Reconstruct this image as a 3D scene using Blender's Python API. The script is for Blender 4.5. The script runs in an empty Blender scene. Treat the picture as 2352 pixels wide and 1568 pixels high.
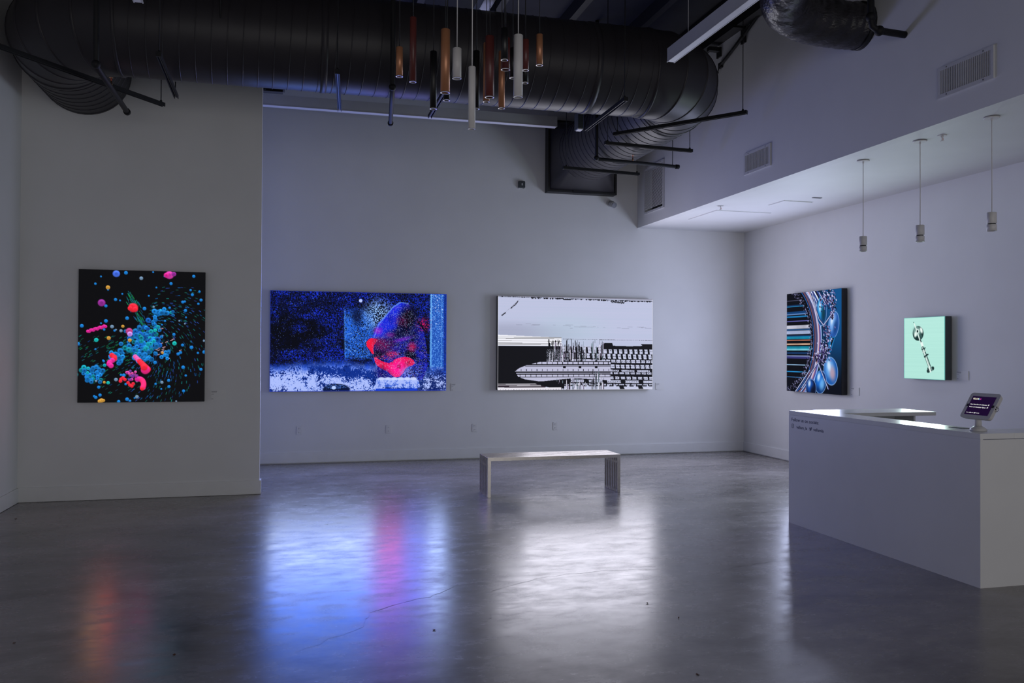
import bpy, bmesh, math, random
import numpy as np
from math import sin, cos, pi, radians, sqrt
from mathutils import Vector, Matrix

S = bpy.context.scene
COL = S.collection

# ------------------------------------------------------------------ camera
YAW, PITCH, ROLL = 0.25612558, 0.0106569, 0.00519899
fw = Vector((sin(YAW)*cos(PITCH), cos(YAW)*cos(PITCH), sin(PITCH)))
rt = Vector((cos(YAW), -sin(YAW), 0)); up = rt.cross(fw)
r2 = rt*cos(ROLL) + up*sin(ROLL); u2 = up*cos(ROLL) - rt*sin(ROLL)
cd = bpy.data.cameras.new('camera'); cam = bpy.data.objects.new('camera', cd); COL.objects.link(cam)
cd.sensor_width = 36; cd.sensor_fit = 'HORIZONTAL'; cd.lens = 1959.31/2352*36
cd.clip_start = 0.05; cd.clip_end = 200
cam.matrix_world = Matrix(((r2.x, u2.x, -fw.x, 0), (r2.y, u2.y, -fw.y, 0), (r2.z, u2.z, -fw.z, 1.6), (0, 0, 0, 1)))
S.camera = cam

# ------------------------------------------------------------------ world, lights, exposure
W = bpy.data.worlds.new('world'); S.world = W; W.use_nodes = True
W.node_tree.nodes['Background'].inputs[0].default_value = (0.55, 0.6, 0.75, 1)
W.node_tree.nodes['Background'].inputs[1].default_value = 0.03
cy = S.cycles
cy.max_bounces = 5; cy.diffuse_bounces = 3; cy.glossy_bounces = 2; cy.transmission_bounces = 2; cy.adaptive_threshold = 0.02; cy.caustics_reflective = False; cy.caustics_refractive = False
S.view_settings.view_transform = 'Standard'; S.view_settings.look = 'None'
S.view_settings.gamma = 1; S.view_settings.exposure = 0.4; S.view_settings.use_curve_mapping = False
def area(name, loc, aim, sx, sy, watts, col, spread=180):
    l = bpy.data.lights.new(name, 'AREA'); l.shape = 'RECTANGLE'; l.size = sx; l.size_y = sy
    l.energy = watts; l.color = col; l.spread = radians(spread)
    o = bpy.data.objects.new(name, l); COL.objects.link(o); o.location = loc
    o.rotation_euler = (Vector(aim)-Vector(loc)).to_track_quat('-Z', 'Y').to_euler()
    return o
def glow(name, x0, x1, z0, z1, y, L, col):      # light thrown by one zone of a wall screen, facing the room
    w, h = x1-x0, z1-z0
    return area(name, ((x0+x1)/2, y, (z0+z1)/2), ((x0+x1)/2, 0, (z0+z1)/2), w, h, pi*w*h*L, col)
# the blue figure screen: pale ground, deep blue foliage, hood, red beard, pale column
glow('figure_ground_light', -.25, 1.19, 1.02, 1.56, 12.25, 5.20, (.52, .64, 1))
glow('figure_foliage_light', -.25, 1.15, 1.60, 2.41, 12.25, 5.98, (.035, .17, 1))
glow('figure_hood_light', 1.17, 1.95, 1.72, 2.35, 12.25, 5.07, (.16, .16, 1))
glow('figure_beard_light', 1.22, 1.58, 1.20, 1.66, 12.25, 3.64, (1, .22, .70))
glow('figure_robe_light', 1.60, 1.94, 1.06, 1.68, 12.25, 3.90, (.20, .26, 1))
glow('figure_column_light', 1.98, 2.21, 1.02, 2.41, 12.25, 6.24, (.42, .55, 1))
# the pale glitch screen
glow('glitch_upper_light', 3.0, 5.47, 1.76, 2.40, 12.23, 4.4, (.90, .88, 1))
glow('glitch_lower_light', 3.4, 5.47, 1.02, 1.72, 12.23, 3.2, (.90, .88, 1))
# the bubble screen
glow('bubble_orange_light', -2.01, -1.92, 1.30, 1.62, 9.76, 3.2, (1, .50, .18))
glow('bubble_red_light', -1.90, -1.77, 1.10, 1.50, 9.76, 2.2, (1, .14, .10))
glow('bubble_pink_light', -1.60, -1.42, 1.20, 1.45, 9.76, .7, (.9, .12, .25))
glow('bubble_teal_light', -1.80, -1.20, 1.55, 2.2, 9.76, .45, (.15, .5, .7))
# the chrome and mint screens on the right wall
area('chrome_screen_light', (6.98, 10.36, 1.74), (0, 10.36, 1.74), 1.25, 1.4, pi*1.75*6.5, (.64, .70, 1))
area('mint_screen_light', (6.98, 8.22, 1.65), (0, 8.22, 1.65), .64, .70, pi*.45*10, (.78, 1, .93))
# light from behind the viewer, set at the added, unseen shop window
area('rear_fill_offscreen', (2.15, -3.95, 1.75), (2.15, 8, 1.75), 8.0, 3.3, 110, (1.0, .98, .97))

# ------------------------------------------------------------------ materials
def nodes(m):
    m.use_nodes = True
    return m.node_tree.nodes, m.node_tree.links
def setin(b, n, v):
    if n in b.inputs: b.inputs[n].default_value = v
def mat(name, col, rough=0.5, metal=0.0, spec=0.5, var=0.0, vscale=6.0, bump=0.0, bscale=200.0, coat=0.0, stretch=None):
    m = bpy.data.materials.new(name); N, L = nodes(m); b = N['Principled BSDF']
    setin(b, 'Base Color', (*col, 1)); setin(b, 'Roughness', rough); setin(b, 'Metallic', metal)
    setin(b, 'Specular IOR Level', spec); setin(b, 'Coat Weight', coat)
    tc = N.new('ShaderNodeTexCoord'); mp = N.new('ShaderNodeMapping'); L.new(tc.outputs['Object'], mp.inputs[0])
    if stretch: mp.inputs['Scale'].default_value = stretch
    nz = N.new('ShaderNodeTexNoise'); nz.inputs['Scale'].default_value = vscale; nz.inputs['Detail'].default_value = 2
    L.new(mp.outputs[0], nz.inputs['Vector'])
    rp = N.new('ShaderNodeValToRGB')
    v = max(var, 0.02)
    rp.color_ramp.elements[0].position = 0.3; rp.color_ramp.elements[1].position = 0.7
    rp.color_ramp.elements[0].color = (*[c*(1-v) for c in col], 1)
    rp.color_ramp.elements[1].color = (*[min(1, c*(1+v)) for c in col], 1)
    L.new(nz.outputs[0], rp.inputs[0]); L.new(rp.outputs[0], b.inputs['Base Color'])
    if bump > 0:
        n2 = N.new('ShaderNodeTexNoise'); n2.inputs['Scale'].default_value = bscale; n2.inputs['Detail'].default_value = 1
        L.new(mp.outputs[0], n2.inputs['Vector'])
        bp = N.new('ShaderNodeBump'); bp.inputs['Strength'].default_value = bump; bp.inputs['Distance'].default_value = 0.01
        L.new(n2.outputs[0], bp.inputs['Height']); L.new(bp.outputs[0], b.inputs['Normal'])
    return m
def emis(name, col, strength):
    m = bpy.data.materials.new(name); N, L = nodes(m); N.remove(N['Principled BSDF'])
    e = N.new('ShaderNodeEmission'); e.inputs[0].default_value = (*col, 1); e.inputs[1].default_value = strength
    L.new(e.outputs[0], N['Material Output'].inputs[0]); m.cycles.emission_sampling = 'NONE'; return m

M = {}
M['wall'] = mat('painted_wall', (0.78, 0.78, 0.79), 0.55, var=0.015, vscale=2)
M['trim'] = mat('trim_paint', (0.80, 0.80, 0.81), 0.4, var=0.01)
M['soffit'] = mat('soffit_paint', (0.80, 0.80, 0.81), 0.55, var=0.015, vscale=2)
M['ceiling'] = mat('black_ceiling', (0.016, 0.016, 0.021), 0.8, var=0.25, vscale=3)
M['steel_black'] = mat('black_steel', (0.012, 0.012, 0.014), 0.5)
M['duct'] = mat('painted_duct', (0.030, 0.027, 0.032), 0.45, spec=0.35, var=0.10, vscale=2.5)
M['duct_seam'] = M['duct']
M['wrap'] = mat('black_duct_wrap', (0.030, 0.028, 0.033), 0.38, var=0.2, vscale=9, bump=0.6, bscale=30, stretch=(1, 1, 2))
M['track'] = mat('track_black', (0.012, 0.012, 0.014), 0.6, spec=0.25)
M['lampwhite'] = mat('lamp_white', (0.62, 0.62, 0.63), 0.35)
M['diffuser'] = mat('lamp_diffuser', (0.85, 0.85, 0.9), 0.25)
M['white_metal'] = mat('white_powder_coat', (0.72, 0.70, 0.70), 0.4)
M['copper'] = mat('copper_paint', (0.50, 0.22, 0.11), 0.32, metal=0.35, var=0.06)
M['maroon'] = mat('maroon_paint', (0.13, 0.030, 0.026), 0.35, var=0.06)
M['pblack'] = mat('pendant_black', (0.008, 0.008, 0.009), 0.35)
M['rim'] = mat('pendant_rim', (0.6, 0.57, 0.55), 0.3, metal=0.6)
M['hole'] = mat('dark_recess', (0.01, 0.01, 0.01), 0.7)
M['desk'] = mat('desk_laminate', (0.74, 0.74, 0.75), 0.35, var=0.02, vscale=3)
M['desktop'] = mat('desk_top_laminate', (0.78, 0.78, 0.79), 0.22, var=0.01)
M['ink'] = mat('vinyl_ink', (0.025, 0.028, 0.06), 0.5)
M['stainless'] = mat('brushed_stainless', (0.55, 0.52, 0.50), 0.26, metal=1.0, var=0.06, vscale=30, stretch=(1, 1, 1))
M['screen_side'] = mat('screen_casing', (0.012, 0.012, 0.016), 0.4)
M['screen_side_grey'] = mat('screen_casing_grey', (0.06, 0.068, 0.075), 0.4)
M['plate'] = mat('outlet_plastic', (0.76, 0.76, 0.77), 0.35)
M['paper'] = mat('label_card', (0.80, 0.80, 0.80), 0.6)
M['grey_ink'] = mat('label_print', (0.12, 0.12, 0.13), 0.6)
M['vent'] = mat('vent_enamel', (0.66, 0.66, 0.68), 0.35)
M['slot_dark'] = mat('slot_shade', (0.02, 0.02, 0.024), 0.8)  # shade inside the outlet slots, put into the colour
M['tablet'] = mat('kiosk_shell', (0.62, 0.61, 0.61), 0.38)
M['bulb'] = mat('sprinkler_bulb', (0.6, 0.08, 0.03), 0.2)
M['brass'] = mat('sprinkler_brass', (0.6, 0.35, 0.2), 0.3, metal=1.0)
M['leaf'] = mat('dry_leaf', (0.10, 0.04, 0.025), 0.7, var=0.3, vscale=40)
M['joint'] = M['soffit']
M['crack'] = mat('crack_dirt', (0.045, 0.04, 0.038), 0.8)  # dark dirt colour of the worn cracks
M['camera_shell'] = mat('camera_shell', (0.5, 0.5, 0.5), 0.4)

def floor_mat():
    m = bpy.data.materials.new('polished_concrete'); N, L = nodes(m); b = N['Principled BSDF']
    tc = N.new('ShaderNodeTexCoord'); mp = N.new('ShaderNodeMapping'); L.new(tc.outputs['Object'], mp.inputs[0])
    mp.inputs['Scale'].default_value = (0.55, 1.0, 1.0)
    n1 = N.new('ShaderNodeTexNoise'); n1.inputs['Scale'].default_value = 1.1; n1.inputs['Detail'].default_value = 6; n1.inputs['Roughness'].default_value = 0.62; n1.inputs['Distortion'].default_value = 0.6
    n2 = N.new('ShaderNodeTexNoise'); n2.inputs['Scale'].default_value = 6; n2.inputs['Detail'].default_value = 5; n2.inputs['Roughness'].default_value = 0.7
    for n in (n1, n2): L.new(mp.outputs[0], n.inputs['Vector'])
    r1 = N.new('ShaderNodeValToRGB'); e = r1.color_ramp.elements
    e[0].position = 0.32; e[0].color = (0.165, 0.152, 0.150, 1); e[1].position = 0.70; e[1].color = (0.37, 0.345, 0.338, 1)
    L.new(n1.outputs[0], r1.inputs[0])
    mx = N.new('ShaderNodeMixRGB'); mx.blend_type = 'MULTIPLY'; mx.inputs[0].default_value = 0.5
    r2_ = N.new('ShaderNodeValToRGB'); e = r2_.color_ramp.elements
    e[0].position = 0.35; e[0].color = (0.50, 0.48, 0.475, 1); e[1].position = 0.62; e[1].color = (1, 1, 1, 1)
    L.new(n2.outputs[0], r2_.inputs[0]); L.new(r1.outputs[0], mx.inputs[1]); L.new(r2_.outputs[0], mx.inputs[2])
    L.new(mx.outputs[0], b.inputs['Base Color'])
    mr = N.new('ShaderNodeMapRange'); mr.inputs[1].default_value = 0.3; mr.inputs[2].default_value = 0.7
    mr.inputs[3].default_value = FLOOR_R[0]; mr.inputs[4].default_value = FLOOR_R[1]
    L.new(n2.outputs[0], mr.inputs[0]); L.new(mr.outputs[0], b.inputs['Roughness'])
    setin(b, 'IOR', 1.42)
    n3 = N.new('ShaderNodeTexNoise'); n3.inputs['Scale'].default_value = 2.2; n3.inputs['Detail'].default_value = 2
    L.new(tc.outputs['Object'], n3.inputs['Vector'])
    bp = N.new('ShaderNodeBump'); bp.inputs['Strength'].default_value = 0.10; bp.inputs['Distance'].default_value = 0.02
    L.new(n3.outputs[0], bp.inputs['Height']); L.new(bp.outputs[0], b.inputs['Normal'])
    return m
FLOOR_R = (0.18, 0.32)
M['floor'] = floor_mat()

def display_mat(name, strength=1.0):
    m = bpy.data.materials.new(name); N, L = nodes(m); b = N['Principled BSDF']
    setin(b, 'Base Color', (0.01, 0.01, 0.012, 1)); setin(b, 'Roughness', 0.9); setin(b, 'Specular IOR Level', 0.0)
    a = N.new('ShaderNodeAttribute'); a.attribute_name = 'picture'
    L.new(a.outputs['Color'], b.inputs['Emission Color']); setin(b, 'Emission Strength', strength)
    m.cycles.emission_sampling = 'NONE'      # hundreds of thousands of tiny faces: let paths find them
    return m
M['display'] = display_mat('led_display', 0.76)
M['tablet_display'] = emis('tablet_display', (0.012, 0.004, 0.028), 0.76)
M['tablet_text'] = emis('tablet_text', (1, 1, 1), 0.74)
M['tablet_cream'] = emis('tablet_cream', (1, 0.95, 0.75), 0.74)
M['tablet_cyan'] = emis('tablet_cyan', (0.15, 0.6, 1.0), 0.7)
M['tablet_pink'] = emis('tablet_pink', (0.8, 0.05, 0.5), 0.7)

# ------------------------------------------------------------------ mesh helpers (all in world metres)
def box(bm, x0, x1, y0, y1, z0, z1, bev=0.0):
    vs = [bm.verts.new((x, y, z)) for x in (x0, x1) for y in (y0, y1) for z in (z0, z1)]
    fs = [(0, 1, 3, 2), (4, 6, 7, 5), (0, 4, 5, 1), (2, 3, 7, 6), (0, 2, 6, 4), (1, 5, 7, 3)]
    out = [bm.faces.new([vs[i] for i in f]) for f in fs]
    if bev > 0:
        ed = list({e for f in out for e in f.edges})
        bmesh.ops.bevel(bm, geom=ed, offset=bev, segments=2, affect='EDGES', profile=0.5)
    return out
def frame_of(d):
    d = d.normalized(); a = Vector((0, 0, 1)) if abs(d.z) < 0.9 else Vector((0, 1, 0))
    u = d.cross(a).normalized(); return u, u.cross(d).normalized()
def ring(bm, c, u, v, r, n): return [bm.verts.new(c + u*(r*cos(2*pi*i/n)) + v*(r*sin(2*pi*i/n))) for i in range(n)]
def bridge(bm, a, b, smooth=True):
    n = len(a)
    for i in range(n):
        f = bm.faces.new((a[i], a[(i+1) % n], b[(i+1) % n], b[i])); f.smooth = smooth
def tube(bm, pts, r, n=12, caps=True, rs=None):
    pts = [Vector(p) for p in pts]; rings = []
    u = v = None
    for i, p in enumerate(pts):
        d = (pts[min(i+1, len(pts)-1)] - pts[max(i-1, 0)]).normalized()
        if u is None: u, v = frame_of(d)
        else:
            u = (u - d*u.dot(d)).normalized(); v = u.cross(d).normalized()
        rings.append(ring(bm, p, u, v, rs[i] if rs else r, n))
    for a, b in zip(rings, rings[1:]): bridge(bm, a, b)
    if caps:
        bm.faces.new(list(reversed(rings[0]))); bm.faces.new(rings[-1])
    return rings
def lathe(bm, c, prof, n=24, caps=True):
    c = Vector(c); rings = [ring(bm, c + Vector((0, 0, z)), Vector((1, 0, 0)), Vector((0, 1, 0)), r, n) for r, z in prof]
    for a, b in zip(rings, rings[1:]): bridge(bm, a, b)
    if caps:
        bm.faces.new(list(reversed(rings[0]))); bm.faces.new(rings[-1])
def beam(bm, p0, p1, w, h):
    """horizontal-ish bar, centre line p0-p1, width w, height h"""
    p0, p1 = Vector(p0), Vector(p1); d = (p1-p0).normalized(); s = d.cross(Vector((0, 0, 1))).normalized(); t = s.cross(d)
    vs = [bm.verts.new(p + s*(a*w/2) + t*(b*h/2)) for p in (p0, p1) for a in (-1, 1) for b in (-1, 1)]
    for f in [(0, 1, 3, 2), (4, 6, 7, 5), (0, 4, 5, 1), (2, 3, 7, 6), (0, 2, 6, 4), (1, 5, 7, 3)]: bm.faces.new([vs[i] for i in f])
def NB(): return bmesh.new()
def obj(name, bm, m, parent=None):
    me = bpy.data.meshes.new(name)
    bmesh.ops.recalc_face_normals(bm, faces=bm.faces); bm.to_mesh(me); bm.free()
    me.materials.append(M[m] if isinstance(m, str) else m)
    o = bpy.data.objects.new(name, me); COL.objects.link(o)
    if parent is not None: attach(o, parent)
    return o
def base_of(o):
    p = Vector((0, 0, 0))
    while o is not None: p = p + o.location; o = o.parent
    return p
def attach(o, parent):
    off = base_of(parent); o.parent = parent
    if o.type == 'MESH': o.data.transform(Matrix.Translation(-off))
def thing(name, label, cat, loc=(0, 0, 0), group=None):
    o = bpy.data.objects.new(name, None); COL.objects.link(o); o.location = loc; o.empty_display_size = 0.1
    return tag(o, label, cat, group)
def tag(o, label, cat, group=None):
    o['label'] = label; o['category'] = cat
    if group: o['group'] = group
    return o
def struct(name, bm, m, label=None, cat=None):
    o = obj(name, bm, m); o['kind'] = 'structure'
    if label: o['label'] = label
    if cat: o['category'] = cat
    return o
def simple(fn, *a, **k):
    bm = NB(); fn(bm, *a, **k); return bm

# ------------------------------------------------------------------ dimensions
XL, XR, YB, YP, YF, ZC = -2.705, 7.11, 12.37, 9.853, -4.0, 5.65
XS, ZS = 5.253, 3.52
PX = -0.300          # free edge of the partition

# ------------------------------------------------------------------ setting
struct('floor', simple(box, XL-.1, XR+.1, YF-.1, YB+.1, -.1, 0), 'floor', 'polished grey concrete floor with glossy reflections', 'floor')
struct('wall_back', simple(box, XL-.1, XR+.1, YB, YB+.12, 0, ZC), 'wall', 'white painted wall carrying the two wide screens', 'wall')
struct('wall_left', simple(box, XL-.12, XL, YF, YB, 0, ZC), 'wall', 'white side wall beside the partition', 'wall')
struct('wall_right', simple(box, XR, XR+.12, YF, YB, 0, ZC), 'wall', 'bright white side wall under the low ceiling', 'wall')
struct('wall_partition', simple(box, XL, PX, YP, YP+.12, 0, ZC), 'wall', 'white partition wall carrying the black square screen', 'wall')
bm = NB(); y_ = YF
for (oy0, oy1, oz0, oz1) in ((5.432, 5.958, 3.752, 3.948), (8.585, 9.099, 3.735, 3.930), (11.418, 12.064, 3.715, 4.365)):
    box(bm, XS, XS+.12, y_, oy0, ZS, ZC); box(bm, XS, XS+.12, oy0, oy1, ZS, oz0); box(bm, XS, XS+.12, oy0, oy1, oz1, ZC); y_ = oy1
box(bm, XS, XS+.12, y_, YB, ZS, ZC)
struct('wall_soffit', bm, 'wall', 'white upper wall with air grilles above the low ceiling', 'wall')
struct('ceiling_low', simple(box, XS+.12, XR, YF, YB, ZS, ZS+.1), 'soffit', 'low white ceiling over the reception bay', 'ceiling')
ceil = struct('ceiling', simple(box, XL-.1, XR+.1, YF-.1, YB+.1, ZC, ZC+.1), 'ceiling', 'high black painted ceiling deck', 'ceiling')
for i, x in enumerate([-2.2, -1.3, -0.4, 0.5, 1.4, 2.3, 3.2, 4.1, 4.85]):
    obj('joist', simple(box, x-.04, x+.04, YF, YB, ZC-.16, ZC+.01), 'steel_black', ceil)
for y in (0.5, 5.2, 10.2):
    obj('girder', simple(box, XL, XS, y-.07, y+.07, ZC-.05, ZC+.01), 'steel_black', ceil)
obj('edge_beam', simple(box, XS-.13, XS, YF, YB, ZC-.17, ZC+.01), 'steel_black', ceil)
# unseen rear wall with an added shop window: piers, header and glazing bars
bm = NB(); box(bm, XL, XR, YF-.12, YF, 3.4, ZC); box(bm, XL, XL+.8, YF-.12, YF, 0, 3.4); box(bm, XR-.9, XR, YF-.12, YF, 0, 3.4)
struct('wall_rear', bm, 'wall', 'white wall around the shop window', 'wall')
win = struct('window_1', simple(box, XL+.8, XR-.9, YF-.10, YF-.02, 0, .06), 'steel_black', 'added dark framed shop window behind the viewer', 'window')
for i in range(6):
    x = XL+.8 + i*(XR-XL-1.7-.05)/5
    obj('mullion', simple(box, x, x+.05, YF-.10, YF-.02, .06, 3.4), 'steel_black', win)

def skirting(name, pieces, label):
    bm = NB()
    for p in pieces: box(bm, *p)
    struct(name, bm, 'trim', label, 'baseboard')
BT = .016; BH = .152
skirting('baseboard_back', [(PX-1.5, XR-BT, YB-BT, YB, .012, BH)], 'white baseboard along the wall of wide screens')
skirting('baseboard_right', [(XR-BT, XR, YF, YB, .012, BH)], 'white baseboard along the bright side wall')
skirting('baseboard_left', [(XL, XL+BT, YF, YP, .004, BH)], 'white baseboard along the side wall meeting the partition')
skirting('baseboard_partition', [(XL+BT, PX+BT, YP-BT, YP, .004, BH), (PX, PX+BT, YP, YP+.12+BT, .004, BH)], 'white baseboard wrapping the partition end')

# flush panels and slot in the low ceiling
def hatch(x0, x1, y0, y1, n, label):
    g = .008; bm = NB()
    box(bm, x0+g, x1-g, y0+g, y1-g, ZS-.010, ZS+.002)
    o = struct('trim_%d' % n, bm, 'soffit', label, 'hatch')
    for a in ((x0, x1, y0, y0+g), (x0, x1, y1-g, y1), (x0, x0+g, y0, y1), (x1-g, x1, y0, y1)):
        obj('joint', simple(box, *a, ZS-.0015, ZS+.001), 'joint', o)
hatch(5.59, 6.43, 10.46, 11.31, 1, 'larger flush access hatch in the low ceiling')
hatch(6.045, 6.47, 9.55, 9.92, 2, 'smaller flush access hatch in the low ceiling')
bm = NB(); box(bm, 6.28, 6.40, 9.26, 9.30, ZS-.006, ZS+.002)
tag(obj('slot_diffuser', bm, 'grey_ink'), 'thin dark slot in the low ceiling beside the small hatch', 'air slot')

# ------------------------------------------------------------------ LED screens
rng = np.random.default_rng(7)
def lin(c): 
    c = np.asarray(c, float)/255.0
    return np.where(c <= .04045, c/12.92, ((c+.055)/1.055)**2.4)
def vnoise(nx, ny, fx, fy, seed):
    g = np.random.default_rng(seed).random((int(fy)+3, int(fx)+3))
    xs = np.linspace(0, fx, nx); ys = np.linspace(0, fy, ny)
    xi = xs.astype(int); yi = ys.astype(int); xf = xs-xi; yf = ys-yi
    xf = xf*xf*(3-2*xf); yf = yf*yf*(3-2*yf)
    a = g[np.ix_(yi, xi)]; b = g[np.ix_(yi, xi+1)]; c = g[np.ix_(yi+1, xi)]; d = g[np.ix_(yi+1, xi+1)]
    t = a*(1-xf)+b*xf; s = c*(1-xf)+d*xf
    return t*(1-yf)[:, None]+s*yf[:, None]
def fbm(nx, ny, fx, fy, seed, o=4):
    t = 0; a = 1; w = 0
    for k in range(o):
        t = t + a*vnoise(nx, ny, min(fx*2**k, nx-2), min(fy*2**k, ny-2), seed+k); w += a; a *= .55
    return t/w
def sstep(a, b, x):
    t = np.clip((x-a)/(b-a), 0, 1); return t*t*(3-2*t)
class Pic:
    """sRGB drawing surface, u to the right, v downwards, both 0..1"""
    def __init__(s, nx, ny, asp):
        s.nx, s.ny, s.asp = nx, ny, asp
        s.u, s.v = np.meshgrid(np.linspace(0, 1, nx), np.linspace(0, 1, ny))
        s.c = np.zeros((ny, nx, 3))
    def mix(s, m, col):
        m = np.clip(m, 0, 1)[..., None] if np.ndim(m) == 2 else m
        s.c = s.c*(1-m) + np.asarray(col, float)*m
    def disc(s, u, v, r, edge=.25):     # r in picture heights
        d = np.hypot((s.u-u)*s.asp, s.v-v)/r; return 1-sstep(1-edge, 1+edge*.3, d)
    def ell(s, u, v, ru, rv, rot=0, edge=.1):
        x = (s.u-u)*s.asp; y = s.v-v; ca, sa = cos(rot), sin(rot)
        d = np.hypot((x*ca+y*sa)/(ru*s.asp), (-x*sa+y*ca)/rv); return 1-sstep(1-edge, 1+edge, d)
    def rect(s, u0, u1, v0, v1): return ((s.u >= u0) & (s.u <= u1) & (s.v >= v0) & (s.v <= v1)).astype(float)
    def seg(s, u0, v0, u1, v1, w, w1=None):
        ax, ay, bx, by = u0*s.asp, v0, u1*s.asp, v1; px_, py_ = s.u*s.asp, s.v
        dx, dy = bx-ax, by-ay; t = np.clip(((px_-ax)*dx+(py_-ay)*dy)/(dx*dx+dy*dy+1e-9), 0, 1)
        d = np.hypot(px_-ax-t*dx, py_-ay-t*dy); ww = w if w1 is None else w+(w1-w)*t
        return 1-sstep(.6, 1.15, d/ww)
    def poly(s, pts):
        ins = np.zeros_like(s.u, bool); n = len(pts)
        for i in range(n):
            x0, y0 = pts[i]; x1, y1 = pts[(i+1) % n]
            if y0 == y1: continue
            c = ((y0 > s.v) != (y1 > s.v)) & (s.u < (x1-x0)*(s.v-y0)/(y1-y0)+x0); ins ^= c
        return ins.astype(float)
    def small(s, u, v, ru, rv):         # index window for cheap local drawing
        i0 = max(0, int((u-ru)*(s.nx-1))); i1 = min(s.nx, int((u+ru)*(s.nx-1))+2)
        j0 = max(0, int((v-rv)*(s.ny-1))); j1 = min(s.ny, int((v+rv)*(s.ny-1))+2)
        return slice(j0, j1), slice(i0, i1)
    def ball(s, u, v, r, col, core=.45, rim=1.0):
        J, I = s.small(u, v, r*1.3/s.asp, r*1.3)
        if J.stop <= J.start or I.stop <= I.start: return
        d = np.hypot((s.u[J, I]-u)*s.asp, s.v[J, I]-v)/r
        sh = np.clip(.35+.65*(1-((s.v[J, I]-v)/r*.5+.5)), 0, 1)
        lum = np.where(d < .38, .45+.5*core, .62+.55*sh*rim)
        m = (1-sstep(.8, 1.1, d))[..., None]
        s.c[J, I] = s.c[J, I]*(1-m) + np.clip(np.asarray(col, float)*lum[..., None] + 70*np.clip(sh-.72, 0, 1)[..., None], 0, 255)*m
    def dash(s, u, v, du, dv, w, col):
        J, I = s.small(u, v, abs(du)+w*2, abs(dv)+w*2)
        if J.stop <= J.start or I.stop <= I.start: return
        ax, ay = u*s.asp, v; dx, dy = du*s.asp, dv
        px_, py_ = s.u[J, I]*s.asp, s.v[J, I]
        t = np.clip(((px_-ax)*dx+(py_-ay)*dy)/(dx*dx+dy*dy+1e-9), -1, 1)
        d = np.hypot(px_-ax-t*dx, py_-ay-t*dy); m = (1-sstep(.5, 1.2, d/w))[..., None]
        s.c[J, I] = s.c[J, I]*(1-m)+np.asarray(col, float)*m

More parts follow.
